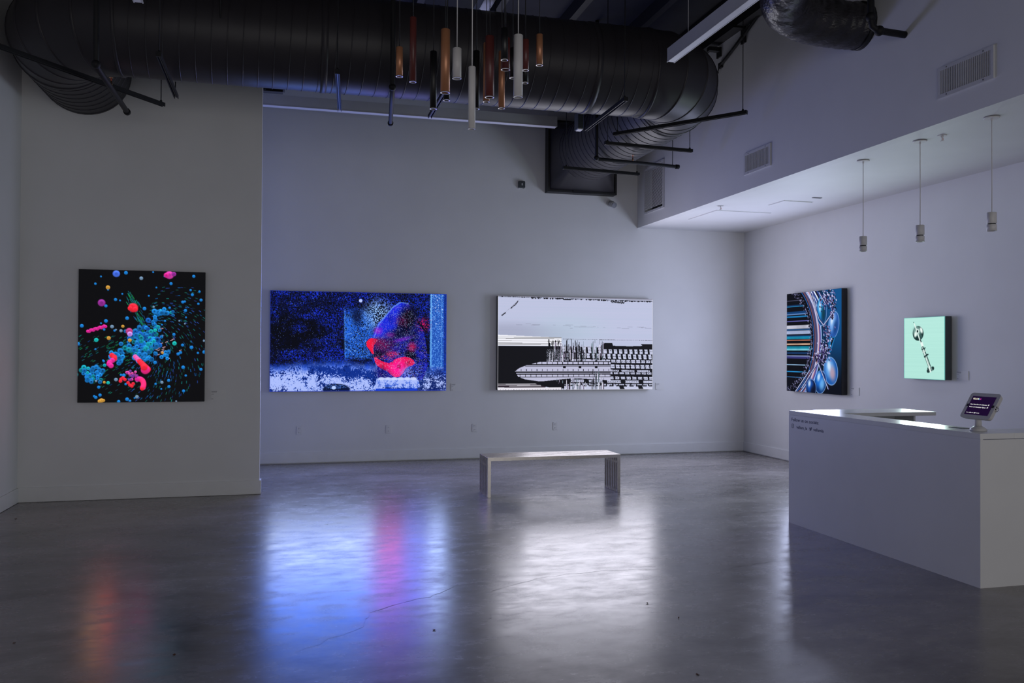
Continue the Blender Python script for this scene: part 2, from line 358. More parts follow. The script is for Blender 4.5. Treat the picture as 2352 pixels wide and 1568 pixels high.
def art_bubbles():
    p = Pic(330, 368, 1.252/1.40); p.c[:] = (14, 14, 16); R = np.random.default_rng(3)
    # drifting dashes swirling about the middle
    for k in range(620):
        t = R.random(); a = R.uniform(-1.2, 1.9); d = R.uniform(.10, .62)
        cu, cv = .47, .5
        u = cu+d*cos(a)*.95; v = cv+d*sin(a)*.95
        if u > 1 or v > 1 or v < .12: continue
        ta = a+pi/2*.55
        col = [(20, 90, 150), (20, 110, 110), (40, 70, 150), (24, 90, 80)][R.integers(4)]
        b = R.uniform(.45, 1.15)
        p.dash(u, v, .008*cos(ta), .008*sin(ta), .0028, [c*b for c in col])
    for k in range(160):
        a = R.uniform(pi*.6, pi*1.0); d = R.uniform(.1, .5); u = .47+d*cos(a); v = .5+d*sin(a)
        if v > 1 or u < 0: continue
        p.dash(u, v, .008, -.005, .0028, [c*R.uniform(.4, 1.0) for c in (24, 110, 100)])
    for k in range(90):
        t = R.random(); u = .40+.12*t+R.normal(0, .02); v = .19+.27*t+R.normal(0, .02)
        p.dash(u, v, .004+.004*R.random(), .011, .0028, [c*R.uniform(.5, 1.2) for c in (24, 115, 110)])
    for k in range(40):
        p.dash(.62+R.normal(0, .07), .55+R.normal(0, .05), .008, -.003, .003, (190, 150, 160))
    B = (24, 122, 205); T = (20, 150, 170)
    def scatter(n, u, v, su, sv, r0, r1, cols=(B,)):
        for k in range(n):
            c = cols[R.integers(len(cols))]; b = R.uniform(.75, 1.15)
            p.ball(R.normal(u, su), R.normal(v, sv), R.uniform(r0, r1), [x*b for x in c], core=R.uniform(.1, .8))
    for k in range(95):
        u, v = R.random(), R.random()
        if (u-.5)**2+(v-.5)**2 < .03: continue
        p.ball(u, v, R.choice([.007, .009, .012, .014]), B if R.random() < .8 else (110, 140, 170), core=1.1)
    scatter(120, .50, .53, .065, .055, .012, .022, (B, B, B, T, (20, 90, 180)))
    scatter(40, .47, .62, .07, .045, .012, .022, (B, B, T))
    scatter(26, .53, .66, .03, .02, .010, .018)
    scatter(18, .65, .315, .045, .014, .012, .021, (B, B, T))
    scatter(10, .59, .40, .012, .03, .010, .016)
    scatter(40, .115, .79, .045, .035, .012, .020, (B, T, B))
    scatter(14, .31, .66, .03, .025, .014, .024)
    scatter(8, .69, .64, .012, .02, .012, .018)
    PK = (225, 40, 150); RD = (245, 40, 60); PU = (150, 45, 150)
    for k in range(14):
        t = k/13; p.ball(.075+.135*t, .465-.04*t+.004*sin(k*2), .0125, PK, core=.9)
    for u, v, r in [(.425, .283, .036), (.415, .272, .022), (.40, .288, .018), (.44, .295, .02)]: p.ball(u, v, r, RD, core=1.0)
    for u, v, r, c in [(.178, .25, .028, PU), (.71, .028, .032, (215, 60, 170)), (.685, .03, .02, PK), (.745, .02, .018, PU), (.29, .028, .027, (70, 110, 230)), (.395, .462, .026, (190, 60, 130)), (.40, .483, .02, (200, 140, 240))]:
        p.ball(u, v, r, c, core=.8)
    for k in range(7): p.ball(.262+.022*sin(k), .645+.013*k, .020, RD if k < 3 else PK, core=1)
    for k in range(9): p.ball(.445+.012*k, .655+.012*k, .018+.001*k, RD if k > 2 else (240, 90, 170), core=1)
    p.ball(.525, .755, .034, (235, 40, 130), core=1); p.ball(.515, .735, .026, RD, core=1)
    for k in range(14):
        a = -1.9+2.6*k/13; p.ball(.475+.038*cos(a), .865+.042*sin(a), .020, (245, 40, 110) if k > 4 else PK, core=1)
    for k in range(18): p.ball(.42+R.normal(0, .025), .80+R.normal(0, .015), .010, [(150, 50, 140), (230, 80, 170), (120, 60, 160)][k % 3], core=.8)
    for u, v in [(.335, .825), (.35, .815), (.33, .84), (.365, .828), (.39, .852), (.405, .87), (.42, .878), (.43, .86), (.5, .90)]: p.ball(u, v, .013, RD, core=.9)
    for u, v, r in [(.226, .133, .016), (.236, .515, .015), (.345, .425, .012), (.40, .53, .014), (.205, .848, .01), (.185, .985, .017), (.17, .99, .014), (.20, .985, .012), (.66, .625, .01)]: p.ball(u, v, r, (205, 150, 60), core=.9)
    for u, v, r in [(.14, .53, .016), (.60, .452, .014), (.755, .552, .017), (.235, .852, .013)]: p.ball(u, v, r, (25, 185, 180), core=.8)
    return p
def art_figure():
    nx, ny = 600, 340; p = Pic(nx, ny, 2.478/1.40); R = np.random.default_rng(11)
    f1 = fbm(nx, ny, 12, 8, 1, 5); f2 = fbm(nx, ny, 26, 16, 21, 4)
    g1 = vnoise(nx, ny, 300, 170, 5); g2 = vnoise(nx, ny, 210, 119, 6); g3 = vnoise(nx, ny, 300, 170, 7); sp = R.random((ny, nx))
    p.c[:] = (9, 10, 18)
    # night foliage: speckle that thickens in drifts
    dens = .55*sstep(.42, .66, f1) + .35*sstep(.45, .65, f2) + .25*sstep(.30, .02, p.v) + .12*sstep(.55, .66, p.v) - .45*p.ell(.13, .47, .13, .17, 0, .9) + .14
    dens = np.clip(dens*1.15+.04, 0, 1)
    p.mix(dens*sstep(.42, .78, g1)*.95, (22, 46, 205)); p.mix(dens*sstep(.78, .95, g2)*.8, (50, 90, 250)); p.mix(sstep(.84, .97, g3)*.55, (30, 50, 190))
    # standing slab behind the figure
    sl = sstep(.402, .412, p.u-.012*(p.v-.2))*sstep(.62, .55, p.u)*sstep(.12, .26, p.v)*sstep(.70, .64, p.v)
    p.mix(sl*sstep(.18, .66, g1*.7+f2*.3)*.95, (38, 108, 236)); p.mix(sl*sstep(.70, .9, g2)*.75, (120, 180, 255)); p.mix(sl*(np.abs(p.u-.012*(p.v-.2)-.408) < .004)*.6, (90, 160, 250))
    p.mix(sl*p.ell(.48, .2, .03, .12, 0, .6)*.8, (8, 12, 40))
    gl = p.ell(.605, .22, .075, .14, -.5, .7); p.mix(gl*sstep(.35, .75, g1), (150, 195, 255))
    # right hand column
    co = sstep(.897, .906, p.u)*sstep(.990, .982, p.u)
    p.mix(co*.85, (34, 92, 205)); p.mix(co*sstep(.5, .9, g1)*.85, (110, 175, 250)); p.mix(co*sstep(.80, .95, g2)*sstep(.7, .2, p.v), (220, 232, 255))
    p.mix((np.abs(p.u-.9095) < .003)*.8, (120, 195, 255)); p.mix((np.abs(p.u-.972) < .0018)*.6, (110, 180, 250)); p.mix((p.u > .982)*.7, (20, 60, 170))
    p.mix(co*sstep(.74, .78, p.v)*sstep(.35, .6, g1*.6+f2*.4), (176, 195, 255))
    # pale ground
    top = .655+.07*np.abs(p.u-.36)**1.2*2.2
    gm = sstep(top, top+.10, p.v+.07*(f1-.5))
    p.mix(gm*.92, (26, 74, 215)); p.mix(sstep(top+.03, top+.16, p.v+.10*(f2-.5)), (172, 190, 252))
    bandd = np.exp(-((p.v-(.775+.20*(p.u-.25)))/.055)**2)*sstep(.14, .30, p.u)*sstep(.64, .52, p.u)
    hole = f2*.50+g2*.30+g1*.20
    p.mix(gm*sstep(.56, .62, hole+.26*bandd+.10*sstep(.92, 1, p.v)*(p.u < .1)), (8, 26, 92)); p.mix(gm*sstep(.53, .56, hole+.26*bandd)*.4, (30, 84, 220))
    p.mix(gm*sstep(.62, .70, hole+.22*sstep(.58, .66, p.u))*.8, (8, 26, 92))
    # dark disc let into the ground
    p.mix(p.ell(.367, .985, .076, .060), (12, 24, 62)); p.mix(p.ell(.367, .955, .060, .022)*sstep(.45, .8, g1)*.8, (90, 140, 235)); p.mix(p.ell(.352, .963, .012, .018), (180, 205, 255))
    # hooded figure
    body = p.poly([(.582, .42), (.60, .32), (.64, .235), (.68, .145), (.725, .09), (.775, .10), (.812, .17), (.83, .30), (.865, .38), (.885, .56), (.890, .76), (.86, .89), (.60, .88), (.587, .72), (.57, .62), (.56, .50)])
    p.mix(body, (11, 11, 40)); p.mix(body*sstep(.30, .62, g1*.45+f2*.55), (26, 34, 178)); p.mix(body*sstep(.56, .76, g2*.6+f1*.4)*.8, (48, 66, 232))
    hat = p.poly([(.568, .45), (.585, .38), (.60, .31), (.65, .22), (.69, .145), (.73, .098), (.775, .112), (.79, .17), (.755, .22), (.72, .30), (.70, .40), (.67, .46), (.60, .47)])
    p.mix(hat*.95, (26, 42, 222)); p.mix(hat*sstep(.45, .70, f2)*.7, (62, 48, 225)); p.mix(hat*sstep(.5, .8, fbm(nx, ny, 40, 8, 44, 3))*.45, (14, 22, 130))
    edge = np.clip(body-np.roll(np.roll(body, 3, 1), 3, 0), 0, 1); p.mix(edge*.7, (110, 165, 255))
    p.mix(p.ell(.770, .26, .050, .13, .35, .6)*.95, (8, 7, 18)); p.mix(p.ell(.73, .41, .075, .055, -.2, .7)*.8, (9, 9, 36)); p.mix(p.ell(.80, .48, .05, .07, 0, .8)*.45, (12, 11, 50))
    p.mix(p.ell(.735, .29, .032, .045, 0, .8)*.65*sstep(.2, .6, g1), (110, 14, 80)); p.mix(p.ell(.865, .32, .035, .06, 0, .9)*(g2 > .62)*.9, (200, 24, 100))
    p.mix(p.ell(.735, .475, .055, .018, -.25, .8)*.75, (120, 36, 205)); p.mix(p.ell(.67, .43, .025, .025, 0, .8)*.55, (150, 30, 150)); p.mix(p.ell(.60, .385, .022, .03, 0, .8)*.6, (190, 34, 195)); p.mix(p.ell(.60, .455, .045, .02, 0, .8)*.6, (40, 70, 240))
    p.mix(p.ell(.635, .545, .075, .085, 0, .6)*.8, (46, 12, 54)); p.mix(p.ell(.625, .53, .05, .06, .3, .7)*sstep(.35, .75, g1)*.7, (150, 26, 96)); p.mix(p.ell(.60, .63, .03, .04, 0, .6)*.8, (22, 8, 30))
    p.mix(p.ell(.785, .63, .035, .045, .3, .6)*.9, (8, 7, 18)); p.mix(p.ell(.797, .55, .024, .045, .25, .7)*.8*sstep(.1, .5, g1), (212, 34, 96)); p.mix(p.ell(.71, .56, .05, .03, -.3, .8)*sstep(.3, .7, g2)*.7, (36, 40, 190))
    arm = p.poly([(.548, .475), (.562, .462), (.585, .468), (.602, .480), (.592, .50), (.578, .53), (.573, .58), (.578, .625), (.568, .622), (.550, .575), (.536, .545), (.534, .505)])
    p.mix(arm, (240, 26, 66)); p.mix(arm*sstep(.5, .75, f2)*.5, (205, 18, 90)); p.mix(p.ell(.605, .505, .03, .035, .4, .7)*.6, (120, 24, 80))
    beard = p.poly([(.578, .66), (.592, .655), (.61, .685), (.635, .705), (.665, .715), (.685, .70), (.70, .675), (.725, .66), (.755, .65), (.785, .66), (.806, .685), (.816, .715), (.80, .742), (.775, .755), (.758, .78), (.745, .82), (.725, .855), (.700, .862), (.675, .835), (.655, .80), (.622, .775), (.596, .742), (.583, .70)])
    p.mix(beard, (226, 22, 78)); p.mix(beard*p.ell(.715, .77, .05, .09, .3, .8), (255, 26, 150)); p.mix(beard*sstep(.48, .62, fbm(nx, ny, 46, 12, 60, 3))*.55, (120, 8, 50)); p.mix(beard*sstep(.75, .95, g2)*.6, (255, 130, 190))
    p.mix(p.ell(.685, .625, .035, .03, 0, .7)*sstep(.3, .6, g1)*.9, (226, 44, 100)); p.mix(p.ell(.64, .66, .05, .03, 0, .8)*sstep(.5, .8, g2)*.8, (190, 30, 80))
    p.mix(p.ell(.765, .81, .028, .06, .6, .7)*sstep(.2, .6, g1)*.8, (150, 156, 245)); p.mix(p.ell(.82, .84, .06, .10, 0, .8)*sstep(.55, .85, g1)*.9, (100, 140, 245)); p.mix(p.ell(.63, .83, .05, .05, .5, .8)*.7, (22, 18, 90))
    # pale scalloped ledge
    led = p.poly([(.595, .885), (.612, .868), (.82, .872), (.838, .90), (.848, .962), (.82, .975), (.60, .958), (.586, .94)])
    p.mix(led, (170, 188, 252)); p.mix(led*sstep(.52, .66, f2*.6+g2*.4)*.8, (60, 100, 215)); p.mix(led*sstep(.925, .93, p.v)*(((p.u-.60) % .045) < .018)*.75*sstep(.3, .5, g2), (40, 76, 190))
    for k in range(6): p.mix(p.ell(.622+.037*k, .876, .020, .016, 0, .3), (198, 212, 255))
    p.mix(p.rect(.588, .83, .975, 1), (22, 64, 205))
    p.mix(body*sstep(.955, .975, sp), (170, 185, 250)); p.mix(body*((sp > .945) & (sp < .952))*.9, (225, 110, 195)); p.mix((sp > .9955)*.8, (140, 170, 255))
    p.mix(p.disc(.5, .085, .019), (186, 203, 255))
    p.mix(((p.u < .003) | (p.u > .997) | (p.v < .005) | (p.v > .994))*.6, (36, 54, 180))
    return p
def art_glitch():
    nx, ny = 560, 316; p = Pic(nx, ny, 2.475/1.39); R = np.random.default_rng(5)
    K = (20, 20, 24); Wt = (196, 200, 226)
    p.c[:] = (192, 196, 224); p.mix(np.repeat(vnoise(2, ny, 1, 90, 8)[:, :1], nx, 1)*.22, (170, 190, 215))
    p.mix(p.ell(.05, .39, .35, .10, 0, .7)*.55, (150, 154, 178)); p.mix(p.ell(.45, .35, .2, .15, 0, .8)*.3, (175, 205, 215))
    # broken top edge
    line = .005+.022*p.u; p.mix((p.v < line*.55)*.9, (150, 150, 168)); p.mix((np.abs(p.v-line) < .0045)*(np.repeat(R.random((1, nx)) > .3, ny, 0)), K)
    for k in range(70):
        u = R.uniform(.2, .98); w = R.uniform(.002, .012); p.mix(p.rect(u, u+w, .004+.018*u, .012+.022*u+R.uniform(0, .008)), K)
    p.mix(p.rect(.415, .458, .018, .030), K)
    for k in range(26):
        t = k/25; p.dash(.722+.085*t, .035+.012*t+.006*sin(k*2.4), .003, .008*sin(k*1.7), .004, K)
    for (a, b, c, d) in [(.025, .205, .045, .180), (.08, .130, .10, .098), (.105, .095, .122, .055)]:
        for k in range(5):
            t = k/4; p.mix(p.rect(a+(c-a)*t-.003, a+(c-a)*t+.004, b+(d-b)*t-.006, b+(d-b)*t+.005), (40, 40, 48))
    p.mix(p.seg(.03, .20, .135, .03, .0015)*.4, (90, 90, 100))
    for k in range(26):
        u = R.uniform(.1, .98); w = R.uniform(.008, .05); v = .295+.025*u+R.normal(0, .008); p.mix(p.rect(u, u+w, v, v+.003)*.5, (100, 100, 115))
    dv = .43+.02*p.u
    # white band and black field on the left
    p.mix((p.v > .412+.062*p.u)*(p.v < .525)*(p.u < .40), (240, 240, 248))
    for v, c in [(.435, 120), (.448, 60), (.475, 150), (.500, 40), (.512, 90)]: p.mix((np.abs(p.v-v-.006*p.u) < .0025)*(p.u < .4), (c, c, c))
    p.mix((np.abs(p.v-.452-.012*(p.u-.4)) < .0022)*(p.u > .4)*(np.repeat(R.random((1, nx)) > .35, ny, 0))*.8, (70, 70, 80))
    p.mix((p.v > .527)*(p.v < .935)*(p.u < .42+0*p.v), K)
    # right hand rows of openings
    rg = (p.v > .528)*(p.u > .40); p.mix(rg, Wt)
    p.mix(p.poly([(.66, .53), (.66, .515), (.68, .49), (.73, .49), (.735, .52), (.85, .525), (.93, .52), (.92, .50), (1, .50), (1, .56), (.66, .56)]), K)
    rows = [(.530, .592, .034, .60, .3), (.598, .648, .034, .58, .5), (.660, .690, .033, .78, .1), (.712, .752, .033, .74, .2), (.770, .788, .104, .82, .4), (.795, .815, .037, .76, .0), (.845, .872, .038, .70, .3), (.885, .912, .120, .74, .2), (.925, .945, .040, .80, .6)]
    prev = .528; sk = .06
    for (a, b, per, duty, ph) in rows:
        vv = p.v-.012*np.sin((p.u-.4)*2.6)-.015*(p.u-.4)
        p.mix(rg*(vv > prev)*(vv < a), K)
        inn = rg*(vv > a)*(vv < b); win = ((p.u+sk*(p.v-a)*-1.2+ph*per) % per)/per < duty
        p.mix(inn*(~win), K); p.mix(inn*win*(np.abs(vv-(a+b)/2) < .004)*((p.u*260 % 3) < 1.6)*.8, (40, 40, 48))
        prev = b
    vv = p.v-.012*np.sin((p.u-.4)*2.6); p.mix(rg*(vv > .945)*(vv < .958)*((p.u*90 % 4) < 2.6), K)
    for u in (.775, .90): p.mix(p.poly([(u, .955), (u+.028, .955), (u+.04, 1), (u+.008, 1)]), K)
    # long pale hull
    hull = p.poly([(.108, .80), (.135, .765), (.18, .735), (.25, .705), (.33, .68), (.42, .668), (.62, .672), (.72, .69), (.72, .90), (.50, .875), (.42, .90), (.33, .915), (.25, .905), (.17, .885), (.128, .858)])
    p.mix(hull, (190, 190, 216))
    for v0, v1 in [(.692, .699), (.722, .734), (.742, .748), (.800, .818), (.824, .836), (.858, .866)]:
        p.mix(hull*(p.v > v0)*(p.v < v1)*((p.u > .17) | (v0 > .78)), K)
    p.mix(hull*(p.v > .700)*(p.v < .722)*(((p.u-.01) % .033) < .005), K); p.mix(hull*(p.v > .775)*(p.v < .80)*(((p.u-.012) % .033) < .004), K)
    p.mix(hull*(p.v > .838)*(p.v < .858)*((p.u % .034) < .005), K)
    for u in (.42, .52, .625): p.mix(p.rect(u-.009, u+.009, .742, .768), K); p.mix(p.rect(u-.009, u+.007, .680, .692), K)
    p.mix((p.v > .895+.02*np.sin(p.u*9))*(p.v < .94)*(p.u < .46)*(p.u > .1), K)
    # upright glitch bars
    for (u0, u1, v0, v1, n) in [(.31, .56, .45, .69, 120), (.30, .48, .53, .70, 60), (.59, .67, .455, .68, 42), (.36, .56, .87, 1.0, 70), (.59, .675, .76, 1.0, 46), (.32, .4, .455, .53, 18)]:
        for k in range(n):
            u = R.uniform(u0, u1); w = R.choice([.0016, .0024, .004]); a = R.uniform(v0, v1-.03); b = min(v1, a+R.uniform(.03, v1-v0))
            p.mix(p.rect(u, u+w, a, b), K if R.random() < .62 else [(225, 225, 240), (150, 140, 165), (120, 140, 150)][R.integers(3)])
    p.mix(p.rect(.305, .40, .56, .70)*(R.random((ny, nx)) > .86), (170, 175, 195))
    # stripes along the bottom left
    p.mix((p.v > .933)*(p.u < .30-.9*(.97-p.v)*0), (225, 222, 232)); 
    for v in (.940, .952, .962, .967, .985): p.mix((np.abs(p.v-v-.01*p.u) < .004)*(p.u < .30), (50, 40, 50))
    p.mix(p.poly([(.23, .93), (.42, .93), (.42, .985), (.36, .985), (.30, .965)]), K)
    p.mix((p.v > .972)*(p.u < .40), (232, 228, 238)); p.mix((p.v > .988)*(p.u < .40)*((p.u*60 % 1) < .12), K)
    p.mix(((p.u < .003) | (p.u > .997) | (p.v > .994))*.7, (225, 225, 235))
    return p
def art_chrome():
    nx, ny = 300, 330; p = Pic(nx, ny, 1.275/1.40); R = np.random.default_rng(9); f = fbm(nx, ny, 6, 6, 3); fi = fbm(nx, ny, 40, 40, 13, 3)
    p.c[:] = (8, 10, 16); p.mix(sstep(.5, .8, p.u)*sstep(1.05, .35, p.v)*.95, (10, 72, 128)); p.mix(sstep(.55, .95, p.u)*sstep(.8, .1, p.v)*.4, (20, 96, 158)); p.mix(sstep(.8, 1, p.v)*.8, (8, 12, 24))
    lim = .43+.05*np.sin(p.v*3.1)-.35*np.abs(p.v-.5)**2*2.2
    L = p.u < lim
    for v, h, c in [(.075, .004, (90, 90, 120)), (.13, .012, (20, 60, 110)), (.135, .003, (40, 150, 200)), (.20, .015, (16, 70, 130)), (.215, .006, (120, 160, 220)), (.24, .008, (30, 140, 210)), (.285, .005, (110, 110, 200)), (.345, .020, (222, 222, 240)), (.372, .008, (40, 90, 150)), (.40, .020, (190, 205, 245)), (.44, .012, (20, 60, 110)), (.455, .016, (20, 150, 190)), (.48, .006, (220, 130, 100)), (.52, .008, (238, 190, 160)), (.555, .016, (20, 150, 180)), (.575, .010, (130, 220, 240)), (.61, .012, (20, 60, 110)), (.64, .006, (150, 165, 210)), (.655, .012, (60, 60, 130)), (.73, .005, (160, 200, 240)), (.80, .006, (40, 150, 220)), (.855, .004, (60, 120, 180))]:
        p.mix(L*(1-sstep(h*.7, h*1.1, np.abs(p.v-v)))*(.7+.3*f), c)
    # crescent arc of glossy tube
    def arc(cu, cv, ru, rv, w, col, a0=-1.5, a1=1.5, m=1):
        x = (p.u-cu)/ru; y = (p.v-cv)/rv; d = np.hypot(x, y); an = np.arctan2(y, x)
        p.mix((1-sstep(w*.55, w, np.abs(d-1)))*(an > a0)*(an < a1)*m, col)
    for k in range(420):
        a = R.uniform(-1.35, 1.35); d = 1+R.normal(0, .035); u = -.12+.60*d*cos(a); v = .47+.52*d*sin(a)
        p.dash(u, v, .002, .002, R.uniform(.003, .008), [(10, 10, 16), (60, 60, 90), (130, 130, 170)][R.integers(3)])
    for r, w, c in [(.70, .10, (26, 22, 40)), (.69, .035, (70, 70, 110)), (.72, .018, (190, 190, 230)), (.665, .014, (120, 80, 90)), (.75, .03, (90, 80, 150)), (.775, .012, (170, 200, 250)), (.64, .012, (40, 90, 160)), (.735, .010, (205, 150, 140))]:
        arc(-.12, .47, r, r*.86+.06, w, c)
    for k in range(16):
        a = R.uniform(-1.3, -.5); arc(-.12+R.normal(0, .02), .46, .78+.012*k*.6, .64+.01*k*.5, .008, [(180, 205, 250), (60, 60, 130), (230, 235, 255), (30, 90, 170)][k % 4], -1.25, -.55)
    for k in range(12):
        arc(-.14, .50, .70+.015*k, .62+.014*k, .009, [(170, 200, 250), (30, 40, 90), (150, 90, 90), (20, 100, 190)][k % 4], .75, 1.4)
    def drop(u, v, ru, rv, rot, c0, c1, c2):
        m = p.ell(u, v, ru*1.06, rv*1.05, rot, .04); p.mix(m, (150, 185, 235)); p.mix(p.ell(u, v, ru, rv, rot, .06), c0)
        p.mix(p.ell(u-.02, v-.03, ru*.65, rv*.7, rot, .5)*.95, c1); p.mix(p.ell(u+.03, v+.02, ru*.4, rv*.5, rot, .7)*.8, c2)
        p.mix(p.ell(u-.03, v-.05, ru*.25, rv*.35, rot, .7)*.8, (225, 240, 255))
    drop(.66, .205, .085, .135, 0, (16, 70, 130), (40, 150, 220), (12, 50, 60)); drop(.87, .34, .085, .125, .2, (40, 90, 170), (120, 170, 235), (20, 60, 120))
    drop(.82, .78, .115, .13, -.2, (30, 90, 170), (110, 170, 235), (190, 150, 160)); drop(.64, .89, .10, .11, .3, (10, 50, 110), (30, 110, 210), (120, 190, 250)); drop(.47, .96, .09, .09, .2, (10, 24, 60), (24, 80, 170), (10, 12, 30))
    p.mix(p.poly([(.80, .46), (.90, .45), (.82, .60), (.76, .58)]), (30, 110, 170)); p.mix(p.poly([(.83, .47), (.88, .46), (.81, .57)]), (10, 20, 30))
    for (u, v, su, sv, n) in [(.74, .08, .05, .05, 150), (.86, .14, .02, .07, 90), (.75, .43, .04, .05, 90), (.72, .58, .05, .04, 130), (.66, .66, .06, .025, 110), (.84, .25, .015, .02, 40)]:
        for k in range(n):
            p.dash(R.normal(u, su), R.normal(v, sv), .003, .003, R.uniform(.004, .009), [(12, 12, 22), (40, 30, 70), (120, 110, 170), (190, 190, 230)][R.integers(4)])
    for (a, b) in [((.45, 0), (.62, .28)), ((.62, .28), (.70, .34)), ((.70, .34), (.86, .22)), ((.50, .02), (.56, .16)), ((.62, .02), (.72, .12)), ((.30, .96), (.60, .70)), ((.18, 1), (.45, .78)), ((.60, .70), (.78, .95))]:
        p.mix(p.seg(*a, *b, .012), (60, 60, 110)); p.mix(p.seg(a[0]-.006, a[1], b[0]-.006, b[1], .004), (200, 215, 245))
    return p
def art_mint():
    nx, ny = 210, 228; p = Pic(nx, ny, .652/.708); R = np.random.default_rng(2)
    p.c[:] = (180, 232, 220); p.mix((1-p.v)*.35, (194, 243, 233)); p.mix(np.repeat(vnoise(2, ny, 1, 70, 4)[:, :1], nx, 1)*.12, (150, 205, 195))
    D = (24, 48, 48); Lg = (236, 250, 244); Md = (96, 140, 132)
    p.mix(p.ell(.36, .26, .135, .118, 0, .05), D); p.mix(p.ell(.33, .23, .10, .085, 0, .4)*.9, (130, 170, 162)); p.mix(p.ell(.30, .27, .03, .05, .3, .5), Lg); p.mix(p.ell(.44, .21, .03, .05, -.4, .5), Lg); p.mix(p.ell(.42, .31, .04, .04, 0, .5), (60, 90, 88)); p.mix(p.ell(.36, .33, .05, .03, 0, .5)*.8, D)
    p.mix(p.seg(.255, .085, .33, .22, .008, .014), Lg); p.mix(p.ell(.25, .08, .012, .01, 0, .3), Md)
    p.mix(p.seg(.33, .22, .47, .50, .013, .017), (216, 236, 230)); p.mix(p.ell(.345, .225, .045, .04, 0, .2), (205, 226, 220)); p.mix(p.ell(.345, .225, .02, .02, 0, .2), D)
    p.mix(p.seg(.42, .37, .46, .45, .012), D); p.mix(p.seg(.45, .42, .485, .50, .026), Lg)
    p.mix(p.seg(.475, .50, .66, .84, .034, .030), (70, 104, 100)); p.mix(p.seg(.468, .50, .65, .84, .014, .012), (222, 240, 234)); p.mix(p.seg(.505, .50, .685, .83, .008), D); p.mix(p.seg(.49, .50, .67, .83, .006), (170, 205, 198))
    p.mix(p.seg(.455, .52, .535, .495, .010), D); p.mix(p.seg(.47, .565, .55, .54, .010), (200, 220, 214)); p.mix(p.seg(.54, .625, .60, .60, .013), D); p.mix(p.ell(.525, .64, .022, .014, .4, .2), D)
    p.mix(p.seg(.605, .865, .715, .82, .034), D); p.mix(p.seg(.63, .80, .66, .87, .020), (226, 242, 236)); p.mix(p.seg(.665, .79, .70, .855, .012), (120, 150, 146)); p.mix(p.seg(.595, .82, .62, .87, .012), (40, 62, 60))
    e = ((p.u < .012) | (p.u > .985) | (p.v < .008) | (p.v > .992)); p.mix(e*.7, (70, 150, 150))
    return p

def display(parent, pic, origin, U, V, name='display'):
    """emissive picture face: origin = top-left corner, U = vector along the width, V = vector down"""
    nx, ny = pic.nx, pic.ny; O, U, V = [np.array(a, float) for a in (origin, U, V)]
    P = O + pic.u[..., None]*U + pic.v[..., None]*V
    me = bpy.data.meshes.new(name); me.vertices.add(nx*ny); me.vertices.foreach_set('co', P.reshape(-1).astype(np.float32))
    idx = np.arange(nx*ny).reshape(ny, nx)
    q = np.stack([idx[:-1, :-1], idx[1:, :-1], idx[1:, 1:], idx[:-1, 1:]], -1).reshape(-1, 4)
    me.loops.add(q.size); me.loops.foreach_set('vertex_index', q.reshape(-1).astype(np.int32))
    me.polygons.add(len(q)); me.polygons.foreach_set('loop_start', (np.arange(len(q))*4).astype(np.int32))
    me.update(calc_edges=True); me.validate()
    at = me.color_attributes.new('picture', 'FLOAT_COLOR', 'POINT')
    c = np.ones((nx*ny, 4), np.float32); c[:, :3] = lin(np.clip(pic.c, 0, 255)).reshape(-1, 3)
    at.data.foreach_set('color', c.reshape(-1)); me.materials.append(M['display'])
    o = bpy.data.objects.new(name, me); COL.objects.link(o); attach(o, parent); return o

def screen_y(label, x0, x1, z0, z1, ywall, depth, pic, side='screen_side', gap=.012):
    t = thing('led_screen', label, 'screen', ((x0+x1)/2, ywall, z0))
    yf = ywall-depth
    obj('casing', simple(box, x0, x1, yf+.004, ywall-gap, z0, z1, .003), side, t)
    obj('wall_mount', simple(box, x0+.3, x1-.3, ywall-gap-.002, ywall, z0+.25, z1-.25), 'steel_black', t)
    display(t, pic, (x0, yf, z1), (x1-x0, 0, 0), (0, 0, z0-z1))
    return t
def screen_x(label, y0, y1, z0, z1, xwall, depth, pic, side='screen_side'):
    t = thing('led_screen', label, 'screen', (xwall, (y0+y1)/2, z0)); xf = xwall-depth
    obj('casing', simple(box, xf+.004, xwall-.012, y0, y1, z0, z1, .003), side, t)
    obj('wall_mount', simple(box, xwall-.014, xwall, y0+.15, y1-.15, z0+.15, z1-.15), 'steel_black', t)
    display(t, pic, (xf, y1, z1), (0, y0-y1, 0), (0, 0, z0-z1))
    return t
screen_y('black square screen of scattered blue and pink bubbles on the partition', -2.134, -.880, 1.031, 2.431, YP, .06, art_bubbles())
screen_y('wide screen of vivid blue speckle with a red and blue hooded figure', -.251, 2.227, 1.012, 2.418, YB, .08, art_figure())
screen_y('wide screen of black and pale grey glitch lines', 2.995, 5.472, 1.012, 2.410, YB, .10, art_glitch())
screen_x('tall screen of blue chrome drops on the bright side wall', 9.722, 10.99, 1.039, 2.441, XR, .10, art_chrome())
screen_x('small mint green screen with a silver instrument', 7.898, 8.549, 1.298, 2.006, XR, .10, art_mint(), 'screen_side_grey')

